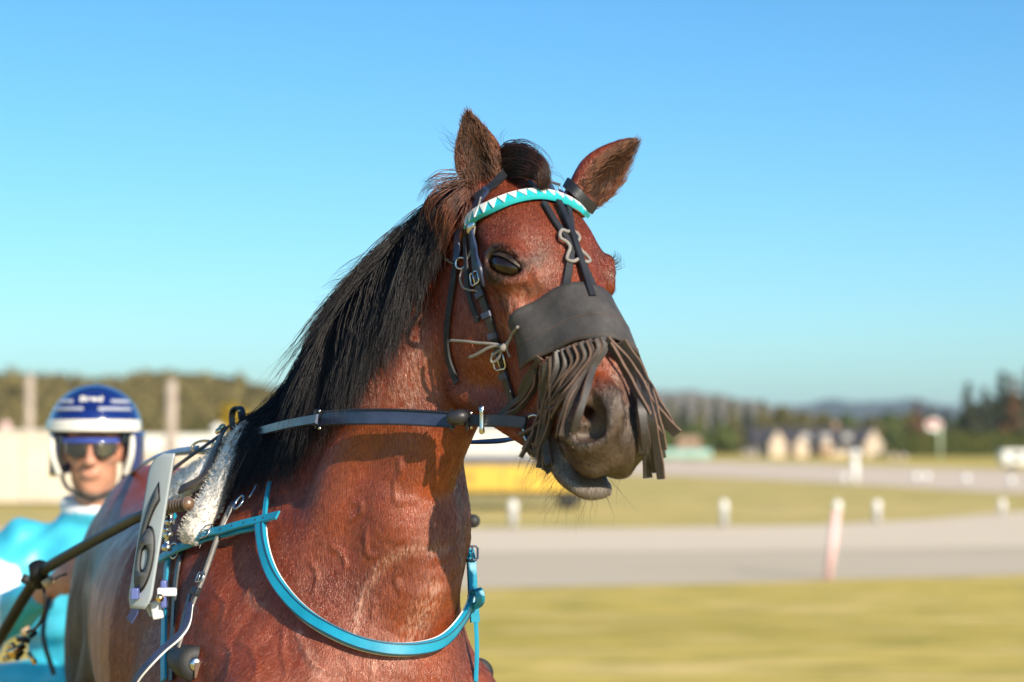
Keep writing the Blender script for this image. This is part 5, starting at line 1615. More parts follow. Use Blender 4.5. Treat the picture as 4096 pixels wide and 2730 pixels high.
# far side rein: blue, shows under the jaw
fr = empty('far_rein', P(500, 443, 3.2)); tag(fr, 'thin blue rein on the far side of the neck seen under the jaw', 'rein')
fp = np.array([P(455, 443, 3.36), P(478, 442.5, 3.27), P(505, 441, 3.18), P(520, 438, 3.11), P(534, 436, 3.06)])
strap('strap', fr, curve(fp, 16), np.array([V3(0, -1, .6)] * 16), np.linspace(.006, .017, 16), .003, leather('royal_blue_webbing', (.02, .07, .30), .5))
MB().tube(np.array([P(530, 436, 3.07), P(536, 434, 3.04)]), .003, 6).build('snap', m_steel, fr, smooth=True)
# overcheck rein from the saddle up behind the mane
ck = empty('check_rein', TER); tag(ck, 'thin dark check rein rising from the saddle terret to the crest', 'rein')
MB().tube(curve([TER + V3(.02, -.01, -.005), P(262, 412, 3.62), P(290, 383, 3.58), P(316, 358, 3.55), P(345, 330, 3.50)], 24), .0034, 7).build('strap', m_black, ck, smooth=True)
MB().lathe(TER + V3(.02, -.012, -.004), (1, 0, .6), [(0, .003), (.01, .0055), (.03, .005), (.036, .003)], 8).build('end_snap', m_steel, ck, smooth=True)

# ------------------------------------------------------------------ blue breast collar
bc = empty('breast_collar', P(392, 650, 3.1)); tag(bc, 'bright blue breast collar strap curving round the horse\'s chest', 'breast collar')
pts, nn = on_skin([(268, 528), (270, 548), (276, 572), (288, 594), (306, 615), (330, 633), (358, 645), (392, 651), (424, 646), (447, 634)], 60, .016, 3.2)
extra = np.array([P(458, 624, 3.20), P(466, 612, 3.25), P(470, 600, 3.30), P(471, 585, 3.33), P(470, 572, 3.35)])
pts = curve(np.vstack([pts[::4], extra]), 70)
for _ in range(10): pts[1:-1] = pts[1:-1] * .5 + (pts[:-2] + pts[2:]) * .25
nn = np.array([smooth_n(p)[1] for p in pts])
for _ in range(4): nn[1:-1] = nn[1:-1] * .5 + (nn[:-2] + nn[2:]) * .25
main = strap('chest_strap', bc, pts, nn, .0205, .006, m_blue)
strap('lining', bc, pts - nn * .0022, nn, .0216, .0021, m_ivory)
for sg_ in (1, -1):
    sd_ = np.cross(np.array([nrm(t) for t in np.gradient(pts, axis=0)]), nn)
    o = strap('stitch_line', bc, pts + nn * .0066 + sd_ * sg_ * .0075, nn, .0012, .0009, m_navyL)
# right hand end: vertical strap with buckle and keeper
vp = np.array([P(475, 682, 3.26), P(476, 650, 3.28), P(475, 622, 3.30), P(473, 598, 3.30), P(472, 575, 3.32), P(471, 560, 3.33), P(469, 550, 3.34)])
strap('side_strap', bc, curve(vp[2:], 22), np.array([V3(.3, -1, 0)] * 22), .0165, .004, m_blue)
strap('side_strap', bc, curve(vp[:3], 16), np.array([V3(.9, -.5, 0)] * 16), .0085, .004, m_blue)
buckle(bc, P(471, 553, 3.325), V3(.3, -1, 0), V3(0, 0, 1), .019, .022, m_navyL, .0018)
strap('loose_end', bc, curve(np.array([P(470, 556, 3.325), P(465, 541, 3.37), P(458, 530, 3.42)]), 10), np.array([V3(.5, -1, .2)] * 10), .007, .003, m_blue)
lp = np.array([P(472, 596, 3.31), P(477, 590, 3.27), P(480, 596, 3.26), P(479, 603, 3.27), P(473, 606, 3.29)])
strap('keeper', bc, curve(lp, 16), np.array([nrm(p_ - P(474, 598, 3.30)) for p_ in curve(lp, 16)]), .016, .003, m_blue)
# left end: ring, neck strap, strap back to the girth
rp_, rn_ = smooth_n(hitn(269, 531)[0])
ring('ring', bc, rp_ + rn_ * .014, rn_, .009, .0019, m_steel)
_, a1, n1_ = skin_strap('neck_strap', bc, [(269, 526), (270, 514), (272, 500), (275, 485)], .0095, m_blue, 16, .010, .0035)
_, a2, n2_ = skin_strap('back_strap', bc, [(165, 562), (180, 553), (200, 546), (222, 539), (245, 534), (270, 529)], .0155, m_blue, 34, .012, .004)
_, a3, n3_ = skin_strap('loose_end', bc, [(206, 543), (225, 537), (250, 531), (270, 526), (288, 522)], .0155, m_blue, 30, .020, .0035)
buckle(bc, a3[4], n3_[4], a3[6] - a3[3], .024, .022)
for k in (9, 13, 17, 21, 24):
    MB().lathe(a3[k] + n3_[k] * .0035, n3_[k], [(0, .0017), (.0008, .0015)], 8).build('hole', m_black, bc, smooth=True)
ring('ring', bc, hitn(176, 550)[0] + V3(0, -.02, 0), V3(-.4, -1, .2), .013, .0022, m_steel, .6)

# ------------------------------------------------------------------ saddle with fleece, girth straps
sad = empty('harness_saddle', P(240, 440, 3.66)); tag(sad, 'white fleece padded harness saddle with brown straps on the horse\'s withers', 'saddle')
def fleece_pad(name, pts, nor, wid, thick):
    m = 13; vs, fs = [], []
    pts = resample(np.hstack([pts, nor, np.asarray(wid)[:, None]]), 60)
    tg = np.gradient(pts[:, :3], axis=0)
    for i in range(60):
        p, n_, w_ = pts[i, :3], nrm(pts[i, 3:6]), pts[i, 6]
        t_ = nrm(tg[i]); n_ = nrm(n_ - t_ * np.dot(n_, t_)); b_ = np.cross(t_, n_)
        e = min(1, (i + .4) / 4, (59.4 - i) / 4) ** .5
        for k in range(m):
            a = math.pi * k / (m - 1)
            vs.append(p + b_ * (math.cos(a) * w_ / 2 * (.85 + .15 * e)) + n_ * (math.sin(a) ** .6 * thick * e) + RNG.normal(0, .0013, 3))
    for i in range(59):
        for k in range(m - 1): fs.append([i * m + k, i * m + k + 1, (i + 1) * m + k + 1, (i + 1) * m + k])
        fs.append([i * m + m - 1, i * m, (i + 1) * m, (i + 1) * m + m - 1])
    fs.append(list(range(m))); fs.append([59 * m + k for k in range(m)][::-1])
    o = MB().add(vs, fs).build(name, m_fleece, sad, smooth=True)
    fz, fr_ = [], []
    for _ in range(1500):
        v = vs[RNG.integers(0, len(vs))]; q = pts[:, :3][np.argmin(((pts[:, :3] - v) ** 2).sum(1))]
        d = nrm(v - q + RNG.normal(0, .006, 3)); l_ = RNG.uniform(.003, .008)
        fz.append(np.array([v, v + d * l_ * .4, v + d * l_ * .7, v + nrm(d + RNG.normal(0, .5, 3)) * l_])); fr_.append(.0006)
    hair_mesh('wool', np.array(fz), np.array(fr_), m_fleece, o)
    return o
p1, n1 = on_skin([(252, 438), (246, 450), (238, 468), (228, 490), (216, 512), (204, 532), (196, 548)], 30, .010, 3.6)
fleece_pad('fleece', p1, n1, np.linspace(.066, .056, 30), .026)
p2, n2 = on_skin([(243, 446), (228, 462), (210, 478), (192, 490), (178, 500)], 26, .010, 3.6)
fleece_pad('fleece', p2, n2, np.linspace(.050, .085, 26), .022)
m_brown = leather('brown_leather', (.060, .048, .038), .5, .4)
_, q1, m1_ = skin_strap('saddle_strap', sad, [(240, 444), (234, 458), (227, 474), (219, 488), (208, 497), (196, 502)], .0185, m_brown, 26, .036, .004)
skin_strap('saddle_strap', sad, [(238, 447), (222, 458), (205, 470), (188, 482)], .012, m_brown, 20, .034, .004)
for c_ in ((233, 450), (237, 446)):
    p_, n_ = hitn(*c_); MB().lathe(p_ + n_ * .040, n_, [(0, .007), (.004, .008), (.008, .004)], 12).build('stud', m_brass, sad, smooth=True)
ring('terret', sad, TER, V3(-.5, -1, .1), .020, .0026, m_steel)
lpx = np.array([P(237, 436, 3.64), P(233, 425, 3.645), P(233, 413, 3.645), P(236, 408.5, 3.64), P(240, 409, 3.635), P(242, 418, 3.63), P(243, 432, 3.63)])
lpc = curve(lpx, 24); strap('standing_loop', sad, lpc, np.array([nrm(p_ - P(238, 424, 3.64)) for p_ in lpc]), .016, .0035, m_black)
MB().lathe(P(239, 411, 3.622), (0, -1, 0), [(0, .003), (.002, .002)], 8).build('stud', m_brass, sad, smooth=True)
# brass swivel clip and back strap running to the rear
MB().tube(curve([P(236, 440, 3.64), P(222, 443, 3.67), P(212, 446, 3.69)], 10), [.004, .006, .004, .005, .0075, .0075, .004, .004, .005, .003], 8).build('swivel_clip', m_brass, sad, smooth=True)
ring('clip_eye', sad, P(204, 447, 3.71), V3(-.2, -1, .4), .012, .0028, m_brass, 1.9)
bk = np.array([P(198, 449, 3.74), P(176, 452, 3.82), P(158, 457, 3.95), P(146, 463, 4.1)])
strap('back_strap', sad, curve(bk, 18), np.array([V3(-.3, -.8, .6)] * 18), .014, .004, leather('pale_blue_strap', (.16, .24, .36), .4))
# girth
gi = empty('girth', hitn(168, 620)[0]); tag(gi, 'blue and black girth strap hanging down behind the horse\'s shoulder', 'girth')
skin_strap('girth_strap', gi, [(176, 545), (171, 565), (169, 600), (168, 640), (168, 681)], .0165, m_blue, 30, .006, .004)
skin_strap('under_strap', gi, [(186, 545), (180, 570), (177, 600), (175, 640), (174, 681)], .013, m_black, 30, .004, .003)
skin_strap('tug_strap', gi, [(190, 522), (183, 532), (179, 545)], .020, m_blue, 12, .030, .005)
# long black strap with ring from the wither down the shoulder
ss = empty('shoulder_strap', hitn(225, 560)[0]); tag(ss, 'thin black doubled strap with steel ring hanging down the shoulder', 'strap')
_, s1_, sn1 = skin_strap('strap', ss, [(240, 506), (232, 522), (222, 545), (213, 570), (206, 590), (199, 608)], .0150, m_black, 34, .012, .003)
_, s2_, sn2 = skin_strap('strap', ss, [(238, 512), (230, 530), (220, 556), (212, 580), (203, 606), (194, 632), (188, 650)], .0075, m_grey_cord, 34, .017, .003)
_, s3_, sn3 = skin_strap('strap', ss, [(197, 596), (193, 612), (188, 632), (183, 648)], .011, m_navyL, 18, .012, .003)
rq, rn = smooth_n(hitn(245, 507)[0]); ring('ring', ss, rq + rn * .014, rn, .013, .0023, m_steel, .72)
MB().tube(hang([(249, 498), (254, 490), (257, 484)], 6, .015), .0017, 6).build('hook', m_steel, ss, smooth=True)
buckle(ss, s2_[17], sn2[17], s2_[18] - s2_[16], .018, .016)
for k in (20, 24): MB().box(s2_[k] + sn2[k] * .004, (.02, .008, .012), np.array([np.cross(sn2[k], nrm(s2_[k + 1] - s2_[k])), sn2[k], nrm(s2_[k + 1] - s2_[k])])).build('keeper', m_black, ss, bevel=.001)
# ------------------------------------------------------------------ sulky
m_shaft = simple_mat('black_shaft_paint', (.016, .016, .016), .5, 0.0, .22, var=.3, nscale=10)
m_rubber = simple_mat('black_rubber', (.020, .020, .021), .6, var=.2, nscale=30, bmp=.2, bscale=200)
m_grip = simple_mat('worn_grip', (.16, .12, .09), .45, .3, var=.25, nscale=40)
m_alu = simple_mat('spoke_steel', (.5, .5, .5), .3, 1.0)
sulky = empty('sulky', (-1.05, 5.6, 0)); tag(sulky, 'black two wheeled racing sulky hitched behind the bay horse', 'sulky')
sh_r = [P(176, 506, 3.38), P(141, 516, 3.50), P(110, 532, 3.78), P(79, 549, 4.0), P(50, 566, 4.2), P(40, 574, 4.26), P(25, 596, 4.36), P(0, 638, 4.52), P(-40, 700, 4.75), V3(-1.62, 5.2, .62), V3(-1.66, 5.7, .50)]
MB().tube(curve(np.array(sh_r), 70), np.interp(np.arange(70), [0, 8, 30, 69], [.0085, .0098, .0125, .0135]), 14).build('shaft', m_shaft, sulky, smooth=True)
g0, g1 = P(160, 508.5, 3.40), P(191, 503, 3.35)
ax_ = nrm(g1 - g0); Lg = np.linalg.norm(g1 - g0)
prof = []
for i in range(9):
    z = Lg * .82 * i / 9; prof += [(z, .0115), (z + Lg * .045, .0115), (z + Lg * .05, .0088), (z + Lg * .085, .0088)]
prof += [(Lg * .84, .0120), (Lg * .92, .0125)]
MB().lathe(g0, ax_, prof, 20).build('grip', m_grip, sulky, smooth=False)
MB().lathe(g1 - ax_ * .006, ax_, [(.012 * math.sin(t) * 1.0 - .003, .0112 * math.cos(t) + 1e-4) for t in np.linspace(0, math.pi / 2, 8)], 20).build('end_cap', simple_mat('bronze_cap', (.34, .21, .14), .3, .6), sulky, smooth=True)
sh_l = [P(457, 521, 4.02), P(420, 524, 4.2), V3(-.30, 4.9, 1.30), V3(-.40, 5.5, 1.0), V3(-.45, 5.9, .55)]
MB().tube(curve(np.array(sh_l), 50), .0135, 12).build('shaft', m_shaft, sulky, smooth=True)
t0, t1 = P(440, 521.5, 4.02), P(480, 521, 3.90); ax2 = nrm(t1 - t0); L2 = np.linalg.norm(t1 - t0)
MB().lathe(t0, ax2, [(0, .0125), (L2 * .42, .0125), (L2 * .43, .0112), (L2 * .46, .0112), (L2 * .47, .0125), (L2 * .62, .0125), (L2 * .63, .0112), (L2 * .66, .0112), (L2 * .67, .0130)] + [(L2 * .84 + .013 * math.sin(t), .0130 * math.cos(t) + 1e-4) for t in np.linspace(0, math.pi / 2, 8)], 20).build('end_cap', m_rubber, sulky, smooth=True)
MB().tube(curve([P(459, 535, 3.98), P(456, 560, 3.98), P(452, 600, 3.98), P(448, 640, 3.98)], 12), .004, 8).build('stay_rod', m_white, sulky, smooth=True)
# cross bar, seat, wheels
MB().tube(curve([V3(-1.66, 5.7, .50), V3(-1.5, 5.75, .66), V3(-1.05, 5.8, .70), V3(-.6, 5.85, .66), V3(-.45, 5.9, .55)], 24), .014, 10).build('cross_bar', m_shaft, sulky, smooth=True)
MB().box((-1.10, 5.86, .74), (.36, .34, .06)).build('seat', m_rubber, sulky, bevel=.02)
MB().tube([V3(-1.10, 5.82, .69), V3(-1.10, 5.80, .72)], .05, 12).build('seat_post', m_shaft, sulky)
for wx, wy in ((-1.74, 5.74), (-.38, 5.94)):
    c = V3(wx, wy, .33); axw = nrm(V3(1, .15, 0))
    u = V3(0, 0, 1); w = np.cross(axw, u)
    rimp = [c + .305 * (math.cos(a) * u + math.sin(a) * w) for a in np.linspace(0, 2 * math.pi, 41)[:-1]]
    wh_ = MB().tube(rimp, .012, 8, closed=True).build('wheel', m_alu, sulky, smooth=True)
    MB().tube([c + (p - c) * (.318 / .305) for p in rimp], .012, 8, closed=True).build('tyre', m_rubber, wh_, smooth=True)
    MB().lathe(c - axw * .03, axw, [(0, .02), (.06, .02)], 12).build('hub', m_alu, wh_, smooth=True)
    for k in range(18):
        a = 2 * math.pi * k / 18
        MB().tube([c, c + .30 * (math.cos(a) * u + math.sin(a) * w)], .0018, 5).build('spoke', m_alu, wh_)
# fittings at the bend of the near shaft
for (u0, v0, d0, u1, v1, d1, r_, m_) in [(38, 566, 4.24, 40, 583, 4.27, .020, m_shaft), (46, 579, 4.16, 50, 585, 4.16, .012, simple_mat('tan_rubber', (.48, .36, .22), .6)), (24, 628, 4.34, 28, 634, 4.34, .011, simple_mat('tan_rubber', (.48, .36, .22), .6)), (28, 576, 4.25, 24, 583, 4.25, .010, m_rubber)]:
    a, c = P(u0, v0, d0), P(u1, v1, d1)
    MB().tube([a, c], r_, 12).build('clamp', m_, sulky, smooth=True)
MB().tube(curve([P(43, 584, 4.2), P(45, 600, 4.2), P(43, 616, 4.22), P(36, 628, 4.25), P(27, 632, 4.3)], 16), .0035, 7).build('cable', m_rubber, sulky, smooth=True)
MB().tube(curve([P(50, 583, 4.16), P(58, 577, 4.2), P(66, 574, 4.25)], 8), .003, 6).build('cable', m_rubber, sulky, smooth=True)
for i in range(9):
    a = P(5 + RNG.uniform(0, 26), 636 + RNG.uniform(0, 22), 4.42 + RNG.uniform(-.04, .04))
    MB().tube([a, a + RNG.normal(0, .014, 3)], RNG.uniform(.005, .009), 8).build('bolt', m_brass if i % 3 else m_shaft, sulky, smooth=True)

# ------------------------------------------------------------------ number plate 6
plate_root = empty('number_plate', P(152, 530, 3.50)); tag(plate_root, 'tall grey curved number plate marked 6 fixed to the near shaft', 'number plate')
m_plate = simple_mat('pale_grey_plastic', (.36, .40, .42), .35, var=.06, nscale=12)
PN = nrm(V3(-.60, -.80, 0)); PWd = nrm(V3(.80, -.60, 0)); PC = P(150, 531, 3.34)
Hh, Hw = .126, .026
def pl_pt(x, y, n=0.0):
    """x across (-1..1), y up (-1..1); gently curved sheet"""
    bend = -.0025 * x * x - .010 * max(0, -y - .75) * 4 * 0
    tilt = V3(.055, 0, 0) * y * .35
    return PC + PWd * Hw * x + V3(0, 0, Hh * y) + tilt + PN * (bend + n)
outl = []
NXp, NYp = 14, 34
vs, fs = [], []
for j in range(NYp + 1):
    y = -1 + 2 * j / NYp
    wl = 1.0
    if y > .72: wl = math.sqrt(max(0.02, 1 - ((y - .72) / .285) ** 2))
    if y < -.86: wl = .62 + .38 * (y + 1) / .14
    for i in range(NXp + 1):
        x = (-1 + 2 * i / NXp)
        xx = x * wl if y <= .72 else 1 - (1 - x) * (.3 + .7 * wl)
        vs.append(pl_pt(xx, y))
for j in range(NYp):
    for i in range(NXp):
        q = j * (NXp + 1) + i; fs.append([q, q + 1, q + NXp + 2, q + NXp + 1])
pl = mesh_np('plate', vs, fs, m_plate, plate_root)
md = pl.modifiers.new('solid', 'SOLIDIFY'); md.thickness = .004; md.offset = 0
def digit(name, txt, h, w, off, mat, nrm_off, cx=0.0, cy=0.0):
    cu = bpy.data.curves.new(name, 'FONT'); cu.body = txt; cu.align_x = 'CENTER'; cu.align_y = 'CENTER'; cu.offset = off; cu.resolution_u = 6
    ob = bpy.data.objects.new(name, cu); COL.objects.link(ob)
    bpy.context.view_layer.update()
    me = bpy.data.meshes.new_from_object(ob.evaluated_get(bpy.context.evaluated_depsgraph_get()))
    bpy.data.objects.remove(ob); bpy.data.curves.remove(cu)
    co = np.array([v.co[:] for v in me.vertices]); ctr = (co.min(0) + co.max(0)) / 2; ext = (co.max(0) - co.min(0)) / 2
    return me, co, ctr, ext
me, co, ctr, ext = digit('digit', '6', 1, 1, .0, None, 0)
def place_digit(name, scale_extra, noff, mat, parent):
    me, co, ctr, ext = digit(name, '6', 1, 1, scale_extra, None, 0)
    me2 = me
    new = []
    for c in co:
        x = (c[0] - ctr[0]) / ext0[0]; y = (c[1] - ctr[1]) / ext0[1]
        new.append(pl_pt(x * .70, y * .64 - .08, noff))
    for v, p in zip(me2.vertices, new): v.co = p
    me2.materials.clear(); me2.materials.append(mat)
    o = bpy.data.objects.new(name, me2); COL.objects.link(o); o.parent = parent
    o.matrix_parent_inverse = Matrix.Translation(-Vector(parent.location))
    md = o.modifiers.new('solid', 'SOLIDIFY'); md.thickness = .0008; md.offset = 0
    return o
ext0 = ext
place_digit('digit_outline', .035, .0034, simple_mat('black_print', (.012, .012, .013), .5), plate_root)
place_digit('digit', .012, .0052, simple_mat('dark_grey_print', (.085, .088, .09), .5), plate_root)
m_clip = simple_mat('blue_plastic', (.10, .13, .34), .4)
m_clip2 = simple_mat('white_plastic', (.62, .64, .70), .4)
MB().box(pl_pt(-.1, -.80, .006), (.012, .03, .018)).build('slot', m_clip, plate_root, bevel=.002)
MB().box(P(167, 592, 3.34), (.032, .010, .014)).build('clip', m_clip2, plate_root, bevel=.003)
MB().box(P(164, 594, 3.345), (.010, .016, .045)).build('clip', m_clip, plate_root, bevel=.003)
MB().box(P(157, 610, 3.35), (.018, .010, .030), np.array([nrm(V3(1, 0, .2)), V3(0, 1, 0), nrm(V3(-.2, 0, 1))])).build('clip', m_clip2, plate_root, bevel=.003)
MB().lathe(P(160, 598, 3.33), (0, -1, 0), [(0, .006), (.004, .007), (.008, .003)], 10).build('bolt', m_brass, plate_root, smooth=True)
strap('tail', plate_root, curve([P(143, 597, 3.38), P(137, 608, 3.38), P(130, 620, 3.39)], 10), np.array([V3(-.3, -1, .3)] * 10), .015, .003, m_clip)
MB().box(P(147, 604, 3.36), (.010, .008, .045), np.array([nrm(V3(1, 0, .5)), V3(0, 1, 0), nrm(V3(-.5, 0, 1))])).build('foot', m_plate, plate_root, bevel=.003)
# bracket with springs joining plate, shaft and saddle
for q in ((167, 520, 3.44), (168, 538, 3.44), (171, 512, 3.43)):
    MB().lathe(P(*q), (0.1, 0, 1), [(-.022, .005), (-.02, .009), (-.012, .009), (-.01, .005), (.0, .005), (.002, .009), (.010, .009), (.012, .005), (.022, .005)], 12).build('bracket', m_steel, plate_root, smooth=True)

# padded rollers of the hitch
def roller(name, a, c, r, label):
    root = empty(name, a); tag(root, label, 'roller')
    ax = nrm(c - a); L_ = np.linalg.norm(c - a)
    MB().lathe(a, ax, [(0, r * .8), (.012, r * .97), (L_ - .008, r), (L_, r * .93), (L_ + .001, r * .45)], 28).build('sleeve', m_rubber, root, smooth=True)
    MB().lathe(c - ax * .01, ax, [(0, r * .42), (.012, r * .42), (.016, r * .3)], 16).build('core', m_steel, root, smooth=True)
    MB().box(c + V3(.004, -.004, -.010), (.011, .010, .026)).build('pin', m_edge, root, bevel=.002)
    return root
roller('padded_roller', P(165, 656, 3.50), P(196, 664, 3.30), .029, 'black foam padded roller with steel core below the shoulder strap')
roller('padded_roller', P(462, 674, 3.62), P(480, 673, 3.52), .026, 'black foam padded roller showing beyond the horse\'s chest')
ts = empty('tie_strap', P(160, 645, 3.35)); tag(ts, 'thin dark blue white edged strap looping from shoulder strap past the roller', 'strap')
tsp = curve([P(190, 603, 3.30), P(187, 622, 3.27), P(178, 636, 3.25), P(164, 648, 3.25), P(150, 662, 3.25), P(138, 676, 3.26), P(128, 692, 3.28)], 36)
strap('webbing', ts, tsp, np.array([nrm(V3(-.5, -1, .5))] * 36), .011, .003, m_navyL)
strap('white_edge', ts, tsp + V3(.004, -.003, -.003), np.array([nrm(V3(.4, -1, -.3))] * 36), .0035, .002, m_ivory)

# ------------------------------------------------------------------ driver
DD = 5.6
drv = empty('person', (-1.10, 5.86, .77)); tag(drv, 'driver in sky blue jacket, blue and white helmet and dark sunglasses seated on the sulky', 'person')
hc_ = P(94, 449, DD)                        # middle of the face
FX, FY, FZ = nrm(V3(1, .10, 0)), nrm(V3(.10, -1, 0)), V3(0, 0, 1)     # driver's left, forward, up
DAX = np.array([FX, FY, FZ])
def D(x, y, z): return hc_ + FX * x + FY * y + FZ * z
sh_z = P(60, 512, DD)[2]
neck_b = D(.0, -.06, -.17)
R_SH, L_SH = D(-.200, -.09, -.275), D(.195, -.10, -.280)
R_EL, L_EL = D(-.32, .10, -.52), D(.30, .12, -.53)
R_HD, L_HD = P(58, 583, 5.02), D(.17, .62, -.40)
HIP = V3(-1.10, 5.84, .86)
BODY = Field()
BODY.ell(D(0, -.02, .035), (.076, .094, .100), DAX, k=.02)           # skull
BODY.ell(D(0, .010, -.055), (.060, .070, .072), DAX, k=.03)          # face and jaw
BODY.ell(D(0, .045, -.108), (.028, .026, .020), DAX, k=.02)          # chin
BODY.chain([D(0, .082, .015), D(0, .094, -.015), D(0, .104, -.034)], [.009, .011, .014], k=.012)     # nose
for s_ in (1, -1):
    BODY.ell(D(s_ * .014, .092, -.036), (.010, .012, .009), DAX, k=.008)
    BODY.ell(D(s_ * .042, .060, -.020), (.024, .022, .020), DAX, k=.02)  # cheek bone
    BODY.ell(D(s_ * .078, -.01, -.012), (.012, .022, .032), DAX, k=.008)  # ear
    BODY.ell(D(s_ * .030, .076, .022), (.022, .014, .010), DAX, k=.015)   # brow
BODY.ell(D(0, .080, -.062), (.026, .012, .009), DAX, k=.010)         # lips
BODY.ell(D(0, .079, -.074), (.022, .012, .008), DAX, k=.008)
BODY.ell(D(0, .098, -.068), (.022, .010, .0035), DAX, k=.004, op=-1)
BODY.chain([D(0, -.02, -.09), D(0, -.035, -.14), neck_b], [.055, .054, .062], k=.03)
BODY.loft([(HIP, FX, FY, .15, .11, .11), (HIP + V3(0, -.02, .20), FX, FY, .14, .10, .10), (D(0, -.09, -.38), FX, FY, .150, .10, .09), (D(0, -.08, -.26), FX, FY, .10, .07, .07)], sub=3, k=.04)
for S_, E_, H_ in ((R_SH, R_EL, R_HD), (L_SH, L_EL, L_HD)):
    BODY.chain([S_, (S_ + E_) / 2, E_, (E_ + H_) / 2, H_], [.058, .048, .042, .038, .027], k=.03)
for sd in (-1, 1):
    kn = V3(-1.10 + sd * .34, 5.20, .88); ft = V3(-1.10 + sd * .46, 4.90, .52)
    BODY.chain([HIP + FX * sd * .09, (HIP + FX * sd * .09 + kn) / 2, kn, (kn + ft) / 2, ft, ft + V3(0, -.16, .05)], [.095, .082, .062, .050, .040, .032], k=.03)
# hands: palm, four fingers curled round the rein, thumb
for H_, E_, sd in ((R_HD, R_EL, -1), (L_HD, L_EL, 1)):
    fw = nrm(H_ - E_); upv = nrm(V3(0, 0, 1) - fw * fw[2]); inn = np.cross(fw, upv) * sd
    if np.dot(inn, FX) * sd > 0: inn = -inn                          # towards the other hand
    BODY.ell(H_ + fw * .045, (.050, .022, .042), np.array([fw, inn, upv]), k=.02)
    for k in range(4):
        b0 = H_ + fw * .085 + upv * (.030 - .020 * k); l_ = (.040, .045, .042, .034)[k]
        BODY.chain([b0, b0 + fw * l_ * .55 + inn * .012, b0 + fw * l_ * .5 + inn * .036, b0 + fw * l_ * .05 + inn * .046], [.0100, .0095, .0088, .0078], k=.004)
    BODY.chain([H_ + fw * .03 + upv * .034, H_ + fw * .060 + upv * .052 + inn * .012, H_ + fw * .088 + upv * .048 + inn * .030], [.012, .0105, .0090], k=.006)
bV, bQ = BODY.mesh(.0075)
bV = laplace(bV, bQ, 1, .5)
m_skin, nt, b, N, L = mat_new('tanned_skin')
tc = N.new('ShaderNodeTexCoord').outputs['Object']
c0 = ramp(N, L, noise(N, L, tc, 25, 4), [(.35, (.50, .22, .135)), (.7, (.60, .29, .19))])

L.new(c0, b.inputs['Base Color']); b.inputs['Roughness'].default_value = .45; b.inputs['Subsurface Weight'].default_value = .12; b.inputs['Subsurface Radius'].default_value = (.01, .004, .002)
mesh_np('body', bV, bQ, m_skin, drv)
mb = MB().lathe(D(0, .0835, -.0665), FY, [(0, .001), (.001, .017), (.002, .010)], 14)
mb2 = []
for vtx in mb.v:
    q = np.array(vtx) - D(0, .0835, -.0665); mb2.append(tuple(D(0, .0835, -.0665) + FX * np.dot(q, FX) * 1.15 + FY * np.dot(q, FY) + FZ * np.dot(q, FZ) * .22))
mb.v = mb2
mb.build('teeth', simple_mat('teeth', (.72, .68, .60), .3), drv, smooth=True)
# jacket: satin, blue body, white sleeves
JK = Field()
JK.loft([(HIP + V3(0, 0, -.03), FX, FY, .185, .15, .14), (HIP + V3(0, -.02, .18), FX, FY, .175, .14, .13), (D(0, -.09, -.36), FX, FY, .205, .15, .13), (D(0, -.085, -.25), FX, FY, .155, .105, .10), (D(0, -.06, -.175), FX, FY, .080, .075, .075)], sub=4, k=.05)
for S_, E_, H_ in ((R_SH, R_EL, R_HD), (L_SH, L_EL, L_HD)):
    wr_p = E_ + (H_ - E_) * .80
    JK.chain([S_, (S_ + E_) / 2, E_, (E_ + wr_p) / 2, wr_p], [.086, .078, .070, .058, .042], k=.05)
JK.chain([D(-.07, -.05, -.155), D(0, -.005, -.172), D(.07, -.05, -.155)], [.026, .026, .026], k=.02)       # collar
for _ in range(0):                                                     # creases
    a = np.array([RNG.uniform(-.22, .22), .04, RNG.uniform(-.62, -.20)]); p = D(*a)
    d_ = RNG.normal(0, .05, 3); JK.chain([p + FY * .03, p + FY * .03 + np.array([d_[0], 0, d_[2] - .05])], [.006, .004], k=.03)
jV, jQ = JK.mesh(.009)
jV = laplace(jV, jQ, 1, .5)
jn = vert_normals(jV, jQ)
fold = np.sin(jV[:, 2] * 46 + 3 * np.sin(jV[:, 0] * 17)) * np.sin(jV[:, 0] * 29 + 2 * np.sin(jV[:, 2] * 21))
fold2 = np.sin(jV[:, 2] * 19 + 4 * np.sin(jV[:, 0] * 9) + jV[:, 0] * 14)
jV = jV + jn * (.0055 * fold + .006 * fold2)[:, None]
lat = (jV - hc_) @ FX
m_jk, nt, b, N, L = mat_new('jacket_satin')
an = N.new('ShaderNodeAttribute'); an.attribute_name = 'white'
tc = N.new('ShaderNodeTexCoord').outputs['Object']
L.new(mix_col(N, L, an.outputs['Fac'], ramp(N, L, noise(N, L, tc, 12, 3), [(.3, (.04, .42, .58)), (.7, (.07, .52, .66))]), (.78, .78, .80)), b.inputs['Base Color'])
b.inputs['Roughness'].default_value = .42; b.inputs['Specular IOR Level'].default_value = .45
jk = mesh_np('jacket', jV, jQ, m_jk, drv)
arm = np.zeros(len(jV))
for S_, E_, H_ in ((R_SH, R_EL, R_HD), (L_SH, L_EL, L_HD)):
    for a, c in ((S_, E_), (E_, H_)):
        t = np.clip(((jV - a) @ (c - a)) / np.dot(c - a, c - a), 0, 1); d_ = np.linalg.norm(jV - (a + t[:, None] * (c - a)), axis=1)
        arm = np.maximum(arm, ((d_ < .115) & (np.abs(lat) > .19) & ((t > .30) | (np.linalg.norm(a - E_) < 1e-6))).astype(float))
coll = (((jV - hc_) @ FZ > -.172) & (np.abs(lat) < .10)).astype(float)
a_ = jk.data.attributes.new('white', 'FLOAT', 'POINT'); a_.data.foreach_set('value', np.maximum(arm, coll).astype(np.float32))
